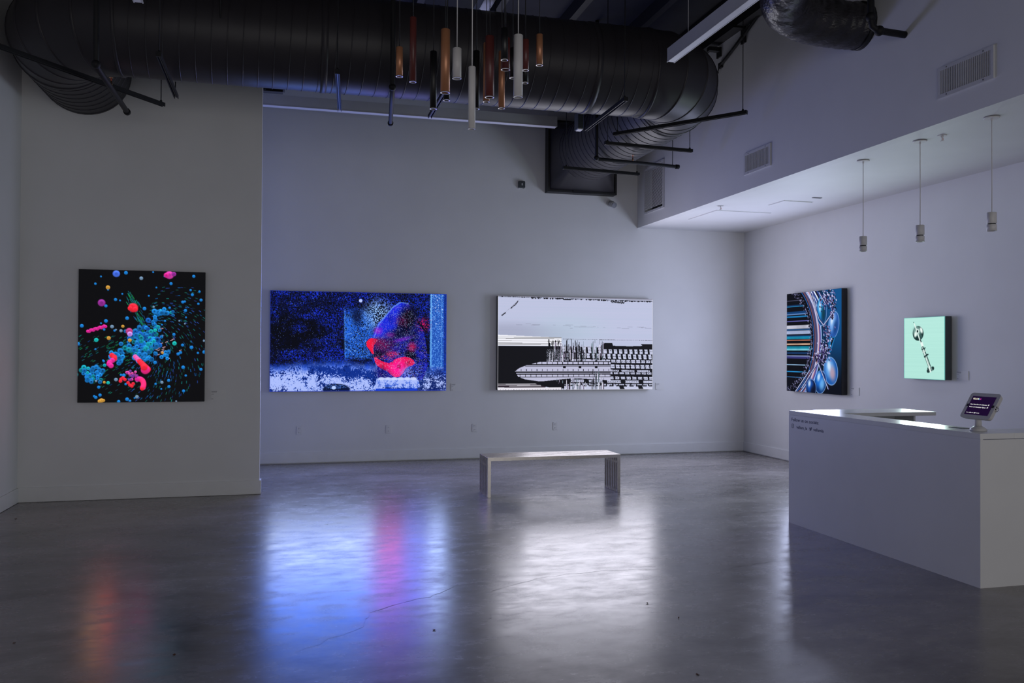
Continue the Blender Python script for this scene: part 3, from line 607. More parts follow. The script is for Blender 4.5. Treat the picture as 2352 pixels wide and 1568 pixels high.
def wall_label(label, axis, a0, a1, z0, z1, wall, sgn=1):
    """axis 'x': card on a wall facing -y spanning x a0..a1; axis 'y': card on the right wall, reading from y a1 to a0"""
    def bb(s0, s1, q0, q1, d0, d1):
        bm = NB()
        if axis == 'x': box(bm, a0+(a1-a0)*s0, a0+(a1-a0)*s1, wall-d1, wall-d0, z0+(z1-z0)*q0, z0+(z1-z0)*q1)
        else: box(bm, wall-d1, wall-d0, a1+(a0-a1)*s1, a1+(a0-a1)*s0, z0+(z1-z0)*q0, z0+(z1-z0)*q1)
        return bm
    c = ((a0+a1)/2, wall, z0) if axis == 'x' else (wall, (a0+a1)/2, z0)
    t = thing('wall_label', label, 'label', c, 'artwork labels beside the screens')
    obj('card', bb(0, 1, 0, 1, 0, .008), 'paper', t)
    for s0, s1, q0, q1 in [(.05, .42, .83, .88), (.05, .40, .72, .74), (.05, .22, .55, .57), (.05, .18, .07, .11)]:
        obj('print_line', bb(s0, s1, q0, q1, .008, .0084), 'grey_ink', t)
wall_label('small white wall label beside the bubble screen', 'x', -.819, -.662, 1.046, 1.154, YP)
wall_label('small white wall label beside the blue figure screen', 'x', 2.316, 2.465, 1.005, 1.113, YB)
wall_label('small white wall label beside the grey glitch screen', 'x', 5.566, 5.712, .998, 1.106, YB)
wall_label('small white wall label beside the tall chrome screen', 'y', 9.49, 9.655, 1.043, 1.145, XR)
wall_label('small white wall label beside the small mint screen', 'y', 7.665, 7.835, 1.307, 1.404, XR)

# ------------------------------------------------------------------ outlets, wall box, security camera
def outlet(x, z, label):
    t = thing('wall_outlet', label, 'outlet', (x, YB, z), 'outlets low on the wall of wide screens')
    obj('plate', simple(box, x-.038, x+.038, YB-.008, YB, z-.06, z+.06, .003), 'plate', t)
    for s in (-1, 1):
        k = obj('socket', simple(box, x-.017, x+.017, YB-.0105, YB-.007, z+s*.028-.016, z+s*.028+.016, .003), 'trim', t)
        for d in (-.007, .007): obj('slot', simple(box, x+d-.0015, x+d+.0015, YB-.0112, YB-.010, z+s*.028-.004, z+s*.028+.008), 'slot_dark', k)  # raised dark bars stand for the shade in the socket holes
outlet(.157, .461, 'white outlet below the blue figure screen, nearest the partition')
outlet(1.405, .457, 'white outlet below the middle of the blue figure screen')
outlet(2.673, .455, 'white outlet below the gap between the wide screens')
outlet(3.926, .461, 'white outlet below the grey glitch screen behind the bench')
t = thing('wall_box', 'small dark rounded wall box above the two wide screens', 'wall box', (3.37, YB, 4.04))
obj('body', simple(box, 3.318, 3.424, YB-.045, YB, 4.043, 4.147, .012), 'screen_side_grey', t)
obj('switch', simple(box, 3.364, 3.378, YB-.052, YB-.044, 4.08, 4.112, .002), 'plate', t)
for x in (3.326, 3.41): obj('lug', simple(box, x, x+.018, YB-.02, YB, 4.034, 4.046), 'plate', t)
t = thing('security_camera', 'small round security camera on the wall below the duct', 'camera', (4.79, YB, 3.87))
bm = NB(); tube(bm, [(4.79, YB, 3.885), (4.79, YB-.025, 3.885)], .05, 20); obj('base', bm, 'camera_shell', t)
bm = NB(); tube(bm, [(4.79, YB-.02, 3.885), (4.80, YB-.07, 3.865), (4.812, YB-.13, 3.838)], .05, 20, rs=[.034, .046, .050]); obj('body', bm, 'camera_shell', t)
bm = NB(); tube(bm, [(4.8125, YB-.128, 3.8375), (4.8145, YB-.137, 3.833)], .044, 20); obj('lens', bm, 'pblack', t)

# ------------------------------------------------------------------ air grilles on the upper wall
def grille(label, y0, y1, z0, z1, n, vertical):
    t = thing('air_grille', label, 'vent', (XS, (y0+y1)/2, z0)); b = .03; d = .014
    bm = NB()
    for a in ((y0, y1, z0, z0+b), (y0, y1, z1-b, z1), (y0, y0+b, z0+b, z1-b), (y1-b, y1, z0+b, z1-b)): box(bm, XS-d, XS, *a)
    obj('frame', bm, 'vent', t)
    obj('cavity', simple(box, XS+.112, XS+.12, y0+b+.001, y1-b-.001, z0+b+.001, z1-b-.001), 'duct', t)
    me = None
    for i in range(n):
        if vertical:
            y = y0+b+(y1-y0-2*b)*(i+.5)/n; w = (y1-y0-2*b)/n
            if me is None:
                bm = NB(); box(bm, XS-.013, XS-.002, -w*.15, w*.15, z0+b, z1-b); s = obj('slat', bm, 'vent'); me = s.data
                s.data.transform(Matrix.Translation(-Vector((XS, (y0+y1)/2, z0))))
            else: s = bpy.data.objects.new('slat', me); COL.objects.link(s)
            s.parent = t; s.location = (0, y, 0)
        else:
            z = z0+b+.03+(z1-z0-2*b-.03)*(i+.5)/n; w = (z1-z0-2*b-.03)/n
            if me is None:
                bm = NB(); vs = [bm.verts.new(p) for p in [(XS-.013, y0+b, w*.16), (XS-.013, y1-b, w*.16), (XS-.008, y1-b, -w*.04), (XS-.008, y0+b, -w*.04), (XS-.013, y0+b, w*.06), (XS-.013, y1-b, w*.06), (XS-.008, y1-b, -w*.14), (XS-.008, y0+b, -w*.14)]]
                for f in [(0, 1, 2, 3), (7, 6, 5, 4), (0, 4, 5, 1), (3, 2, 6, 7), (0, 3, 7, 4), (1, 5, 6, 2)]: bm.faces.new([vs[k] for k in f])
                s = obj('slat', bm, 'vent'); me = s.data; s.data.transform(Matrix.Translation(-Vector((XS, (y0+y1)/2, z0))))
            else: s = bpy.data.objects.new('slat', me); COL.objects.link(s)
            s.parent = t; s.location = (0, 0, z)
    if not vertical: obj('top_band', simple(box, XS-.010, XS, y0+b, y1-b, z1-b-.03, z1-b), 'vent', t)
    for y in (y0+.1, y1-.1):
        for z in (z0+b/2, z1-b/2):
            bm = NB(); tube(bm, [(XS-d-.002, y, z), (XS-d+.001, y, z)], .006, 10); obj('screw', bm, 'grey_ink', t)
grille('wide grille of upright slats by the wrapped duct', 5.402, 5.988, 3.722, 3.978, 28, True)
grille('smaller grille of upright slats between tall louvre and wrapped duct', 8.555, 9.129, 3.705, 3.960, 20, True)
grille('tall louvred grille of horizontal slats next to the back wall corner', 11.388, 12.094, 3.685, 4.395, 36, False)

# ------------------------------------------------------------------ big spiral duct
DR, DY, DZ = .45, 8.31, 4.52; DXR, DXL = 4.20, -2.10; RB = .62
duct = thing('spiral_duct', 'huge black round spiral duct with elbows spanning the room', 'duct', (1.0, DY, DZ-DR))
def run(name, p0, p1, n=48):
    bm = NB(); tube(bm, [p0, p1], DR, n, caps=False); return obj(name, bm, 'duct', duct)
x0, x1 = DXL+RB, DXR-RB
main = run('main_run', (x0, DY, DZ), (x1, DY, DZ)); bR = run('branch_run', (DXR, DY+RB, DZ), (DXR, 11.70, DZ)); bL = run('branch_run', (DXL, DY+RB, DZ), (DXL, YP, DZ))
def helix(parent, p0, p1, pitch, ph=0.):
    p0, p1 = Vector(p0), Vector(p1); d = p1-p0; Ln = d.length; d.normalize(); u, v = frame_of(d); n = int(Ln/pitch*40)
    bm = NB(); prev = None
    for i in range(n+1):
        s = Ln*i/n; a = 2*pi*s/pitch+ph; c = p0+d*s; rad = u*cos(a)+v*sin(a)
        cur = [bm.verts.new(c+rad*(DR-.002)-d*.006), bm.verts.new(c+rad*(DR+.005)-d*.003), bm.verts.new(c+rad*(DR+.005)+d*.003), bm.verts.new(c+rad*(DR-.002)+d*.006)]
        if prev:
            for k in range(3): f = bm.faces.new((prev[k], prev[k+1], cur[k+1], cur[k])); f.smooth = True
        prev = cur
    o = obj('spiral_seam', bm, 'duct_seam', parent); return o
helix(main, (x0, DY, DZ), (x1, DY, DZ), .135); helix(bR, (DXR, DY+RB, DZ), (DXR, 11.70, DZ), .135, 1.0); helix(bL, (DXL, DY+RB, DZ), (DXL, YP, DZ), .135, 2.0)
def elbow(cx, sgn):
    """quarter bend from the main run (along x) to a branch (along y); cx = branch x, sgn = +1 right, -1 left"""
    e = bpy.data.objects.new('elbow', None); COL.objects.link(e); e.parent = duct; e.location = Vector((cx, DY, DZ))-base_of(duct)
    c = Vector((cx-sgn*RB, DY+RB, DZ)); G = 5; n = 48
    def sec(t):
        a = t*pi/2; rad = Vector((sgn*sin(a), -cos(a), 0)); return c+rad*RB, rad
    for g in range(G):
        bm = NB(); rr = []
        for t in (g/G, (g+1)/G):
            p, rad = sec(t); rr.append(ring(bm, p, rad, Vector((0, 0, 1)), DR/ (cos(pi/4/G) if 0 < t < 1 else 1), n))
        bridge(bm, *rr); obj('gore', bm, 'duct', e)
        p, rad = sec(g/G); tn = Vector((sgn*cos(g/G*pi/2), sin(g/G*pi/2), 0)); bm = NB()
        rr = [ring(bm, p+tn*o, rad, Vector((0, 0, 1)), q, n) for o, q in ((-.016, DR-.004), (-.012, DR+.010), (.012, DR+.010), (.016, DR-.004))]
        for a, b in zip(rr, rr[1:]): bridge(bm, a, b)
        obj('seam_band', bm, 'duct', e)
    return e
elbow(DXR, 1); elbow(DXL, -1)
for p, d in (((DXR, DY+RB, DZ), 'y'), ((DXL, DY+RB, DZ), 'y'), ((.3, DY, DZ), 'x'), ((2.95, DY, DZ), 'x')):
    bm = NB(); dv = Vector((0, 1, 0)) if d == 'y' else Vector((1, 0, 0)); u, v = frame_of(dv)
    rr = [ring(bm, Vector(p)+dv*o, u, v, q, 48) for o, q in ((-.03, DR-.003), (-.028, DR+.007), (.028, DR+.007), (.03, DR-.003))]
    for a, b in zip(rr, rr[1:]): bridge(bm, a, b)
    obj('coupling', bm, 'duct', duct)
# square-to-round collar at the back wall
col = bpy.data.objects.new('wall_collar', None); COL.objects.link(col); col.parent = duct; col.location = Vector((DXR, YB, DZ))-base_of(duct)
bm = NB(); n = 48; hx0, hx1, hz0, hz1 = 3.775, 4.815, 4.02, 5.04; rr = []
u, v = Vector((1, 0, 0)), Vector((0, 0, 1))
rA = ring(bm, Vector((DXR, 11.70, DZ)), u, v, DR, n); rB = []
for i in range(n):
    a = 2*pi*i/n; cx_, cz_ = cos(a), sin(a); k = 1/max(abs(cx_), abs(cz_))
    rB.append(bm.verts.new(((hx0+hx1)/2+cx_*k*(hx1-hx0)/2, YB-.14, (hz0+hz1)/2+cz_*k*(hz1-hz0)/2)))
bridge(bm, rA, rB); obj('transition', bm, 'duct', col)
bm = NB(); f_ = .03
for a in ((hx0-f_, hx1+f_, hz0-f_, hz0), (hx0-f_, hx1+f_, hz1, hz1+f_), (hx0-f_, hx0, hz0, hz1), (hx1, hx1+f_, hz0, hz1)): box(bm, a[0], a[1], YB-.16, YB, a[2], a[3])
obj('flange', bm, 'steel_black', col)
obj('access_plate', simple(box, 4.14, 4.42, YB-.17, YB-.155, 3.985, 4.045), 'screen_side', col)
for x, y in ((-.6, DY), (2.1, DY), (DXR, 10.6)):
    for s in (-1, 1):
        bm = NB(); q = (x, y+s*(DR+.012)) if y == DY else (x+s*(DR+.012), y)
        tube(bm, [(q[0], q[1], DZ-.02), (q[0], q[1], ZC)], .006, 6); obj('hanger_rod', bm, 'steel_black', duct)

# wrapped flexible duct by the upper wall
def wrinkled(bm, pts, r, n=40, sub=16):
    P = [Vector(p) for p in pts]; path = []
    for i in range(len(P)-1):
        a, b, c, d = P[max(i-1, 0)], P[i], P[i+1], P[min(i+2, len(P)-1)]
        for k in range(sub):
            t = k/sub; path.append(.5*((2*b)+(c-a)*t+(2*a-5*b+4*c-d)*t*t+(3*b-a-3*c+d)*t**3))
    path.append(P[-1]); R = random.Random(4); u = v = None; rings = []
    for i, p in enumerate(path):
        d = (path[min(i+1, len(path)-1)]-path[max(i-1, 0)]).normalized()
        if u is None: u, v = frame_of(d)
        else: u = (u-d*u.dot(d)).normalized(); v = u.cross(d).normalized()
        rings.append([bm.verts.new(p+(u*cos(2*pi*k/n)+v*sin(2*pi*k/n))*r*(1+.014*sin(i*1.3+2.5*sin(k*.5)+k*.3)+.016*sin(i*.7-k*.8)+.010*sin(i*2.3+k*1.7)+R.uniform(-.004, .004))) for k in range(n)])
    for a, b in zip(rings, rings[1:]): bridge(bm, a, b)
    bm.faces.new(list(reversed(rings[0]))); bm.faces.new(rings[-1])
t = thing('wrapped_duct', 'black wrapped flexible duct bending into the upper wall', 'duct', (XS, 7.05, 4.5))
bm = NB(); wrinkled(bm, [(XS+.0, 6.98, 4.70), (5.02, 7.02, 4.71), (4.66, 7.03, 4.74), (4.36, 6.88, 4.80), (4.24, 6.50, 4.88), (4.27, 5.6, 5.04), (4.40, 4.0, 5.22), (4.45, 2.0, 5.30)], .215); obj('wrap', bm, 'wrap', t)
bm = NB(); tube(bm, [(XS-.05, 6.98, 4.70), (XS, 6.98, 4.70)], .222, 26); obj('collar', bm, 'steel_black', t)
for y in (5.4, 3.4):
    bm = NB(); beam(bm, (4.27, y, 5.06), (4.27, y, ZC), .03, .003) if False else tube(bm, [(4.10, y, 5.06), (4.10, y, ZC)], .005, 6); obj('strap', bm, 'steel_black', t)

# ------------------------------------------------------------------ sprinkler pipes
def pipe(name, label, pts, r, rods=(), caps=True, elbows=(), heads=()):
    t = thing(name, label, 'pipe', pts[-1], 'sprinkler pipes under the black ceiling')
    bm = NB(); tube(bm, pts, r, 12); obj('pipe_run', bm, 'track', t)
    for p in elbows:
        bm = NB(); bmesh.ops.create_uvsphere(bm, u_segments=14, v_segments=10, radius=r*1.5, matrix=Matrix.Translation(p))
        for f in bm.faces: f.smooth = True
        obj('fitting', bm, 'track', t)
    d = (Vector(pts[-1])-Vector(pts[-2])).normalized()
    if caps:
        bm = NB(); tube(bm, [Vector(pts[-1])-d*.03, Vector(pts[-1])+d*.012], r*1.35, 12); obj('end_cap', bm, 'track', t)
    for (x, y, z0, z1) in rods:
        bm = NB(); tube(bm, [(x, y, z0), (x, y, z1)], .005, 6); obj('hanger_rod', bm, 'track', t)
    for (x, y, z) in heads:
        bm = NB(); lathe(bm, (x, y, z+r*.6), [(.012, 0), (.012, .03), (.006, .035), (.006, .05)], 10); h = obj('sprinkler_head', bm, 'brass', t)
        bm = NB(); lathe(bm, (x, y, z+r*.6), [(.004, .05), (.005, .06), (.003, .075)], 8); obj('bulb', bm, 'bulb', h)
        bm = NB(); lathe(bm, (x, y, z+r*.6), [(.018, .076), (.018, .079)], 10); obj('deflector', bm, 'brass', h)
    return t
def dbot(y): return DZ-sqrt(max(DR*DR-(y-DY)**2, 0))
zt = 3.95
pipe('sprinkler_pipe', 'black sprinkler pipe with capped end below the duct elbow at the partition', [(-1.520, 7.48, ZC), (-1.520, 7.48, zt-.04), (-1.521, 7.51, zt-.07), (-1.523, 8.874, zt-.07)], .024, elbows=[(-1.520, 7.48, zt-.06)], heads=[(-1.522, 8.10, zt-.07)])
pipe('sprinkler_pipe', 'black sprinkler pipe with capped end beside the coloured pendants', [(.885, 7.66, ZC), (.885, 7.66, zt+.03), (.888, 7.69, zt), (1.005, 8.86, zt)], .022, elbows=[(.885, 7.665, zt+.01)], heads=[(.93, 8.1, zt)])
pipe('sprinkler_pipe', 'black sprinkler pipe with a brass head under the duct branch by the upper wall', [(3.629, 9.82, ZC), (3.629, 9.82, zt+.03), (3.66, 9.823, zt), (4.778, 9.953, zt)], .022, rods=[(4.70, 9.944, zt, ZC)], elbows=[(3.629, 9.82, zt+.01)], heads=[(4.13, 9.878, zt)])
pipe('sprinkler_pipe', 'thick black pipe with elbows running into the upper wall by the wrapped duct', [(4.90, 6.39, ZC), (4.90, 6.39, 4.52), (4.915, 6.39, 4.45), (4.97, 6.39, 4.418), (XS, 6.39, 4.408)], .03, caps=False, elbows=[(4.90, 6.39, 4.53), (4.985, 6.39, 4.417)])
# sprinklers in the low ceiling
for x, y, lab in ((5.491, 10.159, 'white sprinkler in the low ceiling near the larger hatch'), (5.572, 6.312, 'white sprinkler in the low ceiling between white pendants')):
    t = thing('ceiling_sprinkler', lab, 'sprinkler', (x, y, ZS), 'sprinklers in the low ceiling')
    bm = NB(); lathe(bm, (x, y, ZS-.006), [(.040, 0), (.036, .006)], 20); obj('escutcheon', bm, 'white_metal', t)
    bm = NB(); lathe(bm, (x, y, ZS-.05), [(.010, 0), (.006, .012), (.006, .03), (.012, .032), (.012, .046)], 12); obj('head', bm, 'white_metal', t)
    bm = NB(); lathe(bm, (x, y, ZS-.054), [(.018, 0), (.018, .004)], 14); obj('deflector', bm, 'white_metal', t)
    bm = NB(); lathe(bm, (x+.008, y, ZS-.042), [(.003, 0), (.004, .01), (.003, .02)], 8); obj('bulb', bm, 'bulb', t)

# ------------------------------------------------------------------ hanging light tracks
def track(label, p0, p1, rods):
    """p0, p1 at the underside; channel .036 wide, .036 tall, open below"""
    a, b = Vector((*p0, zt)), Vector((*p1, zt)); t = thing('light_track', label, 'track', (a+b)/2, 'short black tracks hung below the duct')
    d = (b-a).normalized(); s = d.cross(Vector((0, 0, 1)))
    bm = NB(); up_ = Vector((0, 0, 1))
    beam(bm, a+up_*.030, b+up_*.030, .038, .012); beam(bm, a+up_*.013+s*.0155, b+up_*.013+s*.0155, .007, .026); beam(bm, a+up_*.013-s*.0155, b+up_*.013-s*.0155, .007, .026)
    obj('channel', bm, 'track', t)
    bm = NB(); beam(bm, a+up_*.018, b+up_*.018, .010, .014); obj('conductor', bm, 'steel_black', t)
    bm = NB(); beam(bm, a-d*.012+up_*.018, a+d*.002+up_*.018, .042, .040); obj('end_cap', bm, 'track', t)
    for f, z1 in rods:
        p = a+(b-a)*f; bm = NB(); tube(bm, [(p.x, p.y, zt+.034), (p.x, p.y, z1)], .0045, 6); obj('hanger_rod', bm, 'track', t)
        bm = NB(); lathe(bm, (p.x, p.y, zt+.034), [(.012, 0), (.012, .014), (.006, .022)], 10); obj('clip', bm, 'track', t)
track('black hung track slanting below the duct elbow at the partition', (-2.60, 6.965), (-1.191, 8.852), [(.05, ZC), (.985, ZC)])
track('black hung track crossing the duct above the free edge of the partition', (-1.030, 7.341), (-1.039, 8.541), [(.02, ZC), (.93, dbot(8.46)-.009)])
track('black hung track above the blue figure screen', (.385, 7.396), (.469, 8.557), [(.02, ZC), (.95, dbot(8.5)-.009)])
track('black hung track half hidden behind the long black pendant', (1.366, 7.55), (1.368, 8.565), [(.02, ZC), (.95, dbot(8.51)-.009)])
track('black hung track below the duct where it bends by the upper wall', (3.047, 7.466), (3.059, 8.604), [(.02, ZC), (.95, dbot(8.55)-.012)])
track('longest black hung track slanting under the duct bend by the upper wall', (4.358, 7.557), (3.420, 8.713), [(.02, ZC), (.97, dbot(8.68)-.009)])
track('black hung track crossing below the duct branch, by the slanting track', (3.475, 9.107), (4.594, 9.186), [(.02, ZC), (.97, 4.238)])
track('black hung track crossing below the duct branch next to the wall collar', (3.425, 10.479), (4.520, 10.591), [(.03, ZC), (.97, 4.165)])

# ------------------------------------------------------------------ linear lamps
def linear(label, axis, a0, a1, c, zb, w, h, hang):
    loc = (c, a1, zb) if axis == 'y' else (a0, c, zb)
    t = thing('linear_lamp', label, 'lamp', loc, 'slim white linear lamps')
    def bx(o0, o1, s0, s1, q0, q1):
        bm = NB(); box(bm, *((c+s0, c+s1, o0, o1) if axis == 'y' else (o0, o1, c+s0, c+s1)), q0, q1); return bm
    obj('housing', bx(a0, a1, -w/2, w/2, zb+.006, zb+h), 'lampwhite', t)
    bm = NB()
    for s in (-1, 1): box(bm, *((c+s*w/2-.004, c+s*w/2+.004, a0, a1) if axis == 'y' else (a0, a1, c+s*w/2-.004, c+s*w/2+.004)), zb, zb+.01)
    obj('edge_strip', bm, 'lampwhite', t)
    obj('diffuser', bx(a0+.01, a1-.01, -w/2+.006, w/2-.006, zb+.002, zb+.007), 'diffuser', t)
    for q in hang:
        bm = NB(); p = (c, q) if axis == 'y' else (q, c); tube(bm, [(*p, zb+h), (*p, ZC)], .002, 6); obj('cable', bm, 'white_metal', t)
linear('white linear lamp running towards the duct beside the upper wall', 'y', 2.6, 7.05, 3.31, 4.20, .068, .125, (3.0, 6.7))
linear('long white linear lamp along the wall of wide screens', 'x', -2.4, 3.563, 11.25, 4.69, .10, .14, (-1.9, 3.45))
linear('white linear lamp high behind the duct above the coloured pendants', 'y', 8.2, 11.5, 1.92, 5.10, .10, .13, (8.4, 11.2))
linear('short visible end of white lamp before the duct above the partition', 'y', 2.6, 6.905, -1.113, 4.20, .062, .125, (3.0, 6.6))

# ------------------------------------------------------------------ coloured pendant cluster
C0 = Vector((0, 0, 1.6))
def at_y(px, py, Y):
    d = r2*((px-1176)/1959.31) + u2*(-(py-784)/1959.31) + fw; return C0 + d*(Y/d.y)
def pendant(label, x0, x1, y0, y1, Y, m):
    k = 4.612; cx_ = 880+(x0+x1)/2/k; T = at_y(cx_, y0/k+2, Y); B = at_y(cx_, y1/k-2, Y)
    D = .066 if (x1-x0) > 82 else .050; r = D/2; X = (T.x+B.x)/2; zt_, zb = T.z, B.z
    t = thing('tube_pendant', label, 'pendant', (X, Y, zb), 'tube pendants in the coloured cluster')
    bm = NB(); lathe(bm, (X, Y, zb), [(r-.006, .060), (r-.006, .004), (r, .004), (r, zt_-zb-.003), (r-.003, zt_-zb)], 28); obj('tube', bm, m, t)
    bm = NB(); lathe(bm, (X, Y, zb), [(r+.0015, 0), (r+.0015, .006), (r-.006, .006), (r-.006, 0), (r+.0015, 0)], 28, caps=False); obj('rim', bm, 'rim' if m != 'white_metal' else 'white_metal', t)
    bm = NB(); lathe(bm, (X, Y, zb), [(r-.0065, .052), (r-.0065, .058)], 28); obj('lens', bm, 'pblack', t)
    cm = 'white_metal' if m == 'white_metal' else 'pblack'
    bm = NB(); tube(bm, [(X, Y, zt_-.002), (X, Y, ZC)], .0035 if cm == 'white_metal' else .003, 8); obj('cord', bm, cm, t)
    bm = NB(); lathe(bm, (X, Y, ZC-.03), [(.03, 0), (.03, .03)], 16); obj('ceiling_cup', bm, cm, t)
for a in [('short copper tube pendant at the outer end beside the sprinkler pipe', 137, 207, 490, 822, 6.2, 'copper'),
          ('long maroon tube pendant next to the short outer copper one', 283, 350, 175, 880, 6.4, 'maroon'),
          ('long black tube pendant beside the thick copper one', 498, 567, 535, 1165, 6.3, 'pblack'),
          ('thick long copper tube pendant', 610, 707, 303, 995, 6.0, 'copper'),
          ('black tube pendant mostly hidden behind the thick copper one', 640, 708, 560, 1075, 6.55, 'pblack'),
          ('thick short white tube pendant', 736, 828, 503, 843, 6.2, 'white_metal'),
          ('slim long white tube pendant hanging lowest of the cluster', 903, 977, 697, 1378, 5.8, 'white_metal'),
          ('long black tube pendant behind the lowest white one', 955, 1020, 530, 1165, 6.55, 'pblack'),
          ('slim copper tube pendant partly behind the thick maroon one', 1058, 1130, 445, 1090, 6.45, 'copper'),
          ('thick long maroon tube pendant', 1083, 1173, 375, 1043, 6.05, 'maroon'),
          ('slim long copper tube pendant beside the stacked black and maroon pair', 1222, 1288, 535, 1160, 6.45, 'copper'),
          ('short black tube pendant in front of a short maroon one', 1250, 1322, 290, 648, 5.85, 'pblack'),
          ('thick short maroon tube pendant ending below a short black one', 1252, 1342, 395, 750, 6.1, 'maroon'),
          ('black tube pendant partly behind the thick long white one', 1340, 1408, 500, 838, 6.45, 'pblack'),
          ('thick long white tube pendant', 1383, 1478, 362, 1040, 5.9, 'white_metal'),
          ('slim maroon tube pendant beside the thick long white one', 1474, 1543, 410, 757, 6.2, 'maroon'),
          ('black tube pendant ending below the slim maroon one', 1470, 1538, 560, 890, 6.5, 'pblack'),
          ('short copper tube pendant at the outer end towards the white linear lamp', 1620, 1692, 355, 703, 6.2, 'copper')]:
    pendant(*a)

# white pendants over the desk
for x, y, zb, lab in ((5.545, 7.347, 2.605, 'white cylinder pendant over the far end of the desk'), (5.520, 6.523, 2.60, 'white cylinder pendant hanging second along the desk'), (5.520, 5.709, 2.589, 'white cylinder pendant hanging above the tablet end of the desk')):
    t = thing('cylinder_pendant', lab, 'pendant', (x, y, zb), 'white pendants over the desk')
    bm = NB(); lathe(bm, (x, y, zb), [(.031, .030), (.031, .002), (.037, .002), (.037, .052), (.034, .055)], 28); obj('lower_cylinder', bm, 'white_metal', t)
    bm = NB(); lathe(bm, (x, y, zb), [(.030, .050), (.030, .066)], 28); obj('neck', bm, 'pblack', t)
    bm = NB(); lathe(bm, (x, y, zb), [(.034, .063), (.037, .066), (.037, .150), (.034, .154)], 28); obj('upper_cylinder', bm, 'white_metal', t)
    bm = NB(); lathe(bm, (x, y, zb), [(.0305, .022), (.0305, .028)], 28); obj('lens', bm, 'pblack', t)
    bm = NB(); tube(bm, [(x, y, zb+.152), (x+.001, y, zb+.5), (x, y, ZS-.012)], .004, 8); obj('cord', bm, 'white_metal', t)
    bm = NB(); lathe(bm, (x, y, ZS-.014), [(.056, 0), (.060, .004), (.060, .008)], 28); obj('canopy', bm, 'white_metal', t)
    bm = NB(); lathe(bm, (x, y, ZS-.008), [(.02, 0), (.02, .009)], 16); obj('canopy_stem', bm, 'white_metal', t)
    bm = NB(); lathe(bm, (x, y, ZS-.03), [(.008, 0), (.008, .02)], 12); obj('cord_grip', bm, 'white_metal', t)

# ------------------------------------------------------------------ small ceiling-level hardware
t = thing('projector_box', 'small black box lamp with a pale front hanging at the duct branch', 'lamp', (3.47, 10.0, 4.33))
bm = NB(); box(bm, 3.435, 3.505, 9.95, 10.10, 4.35, 4.56, .006); obj('body', bm, 'screen_side_grey', t)
bm = NB(); box(bm, 3.437, 3.503, 9.955, 10.06, 4.335, 4.352, .004); obj('lens', bm, 'white_metal', t)
bm = NB(); tube(bm, [(3.47, 10.03, 4.555), (3.47, 10.03, ZC)], .008, 8); obj('stem', bm, 'track', t)
t = thing('junction_box', 'black wall bracket box at the partition end under the duct', 'bracket', (-.18, 10.05, 4.5))
obj('body', simple(box, PX, -.065, 10.0, 10.10, 4.545, 4.60), 'pblack', t); obj('flange', simple(box, PX, -.085, 10.0, 10.10, 4.52, 4.546), 'pblack', t)
obj('arm', simple(box, PX-.001, PX+.03, YP+.12, 10.02, 4.53, 4.59), 'pblack', t)
t = thing('cable_bundle', 'loose black cables drooping along the upper wall by the wrapped duct', 'cables', (XS, 9.4, 5.2))
R = random.Random(8)
for k in range(5):
    o = R.uniform(-.03, .03); bm = NB()
    pts = []
    for i in range(13):
        q = i/12; pts.append((XS-.03+.004*k-.02*sin(q*3), 9.70-1.15*q+.01*sin(q*9+k), 5.20+.42*q-.05*sin(pi*q)+o*(.4+q)))
    tube(bm, pts, .007, 6); obj('cable', bm, 'track', t)
for k in range(3):
    bm = NB(); tube(bm, [(XS-.02, 9.70, 5.20), (XS-.03, 9.74+.02*k, 5.15-.02*k), (XS-.035, 9.72+.03*k, 5.11-.02*k)], .006, 6); obj('cable_end', bm, 'track', t)
bm = NB(); box(bm, XS-.03, XS, 9.66, 9.74, 5.17, 5.24, .004); obj('cleat', bm, 'track', t)
for y, z, h, lab in ((9.15, 5.40, .22, 'black steel bracket on the upper wall above the cables'), (9.75, 5.38, .12, 'black steel bracket on the upper wall at the duct elbow')):
    t = thing('steel_bracket', lab, 'bracket', (XS, y, z-h/2), 'brackets on the upper wall')
    obj('plate', simple(box, XS-.02, XS, y-.05, y+.05, z-h/2, z+h/2), 'steel_black', t); obj('lug', simple(box, XS-.16, XS-.02, y-.035, y+.035, z+h/2-.05, z+h/2), 'steel_black', t)

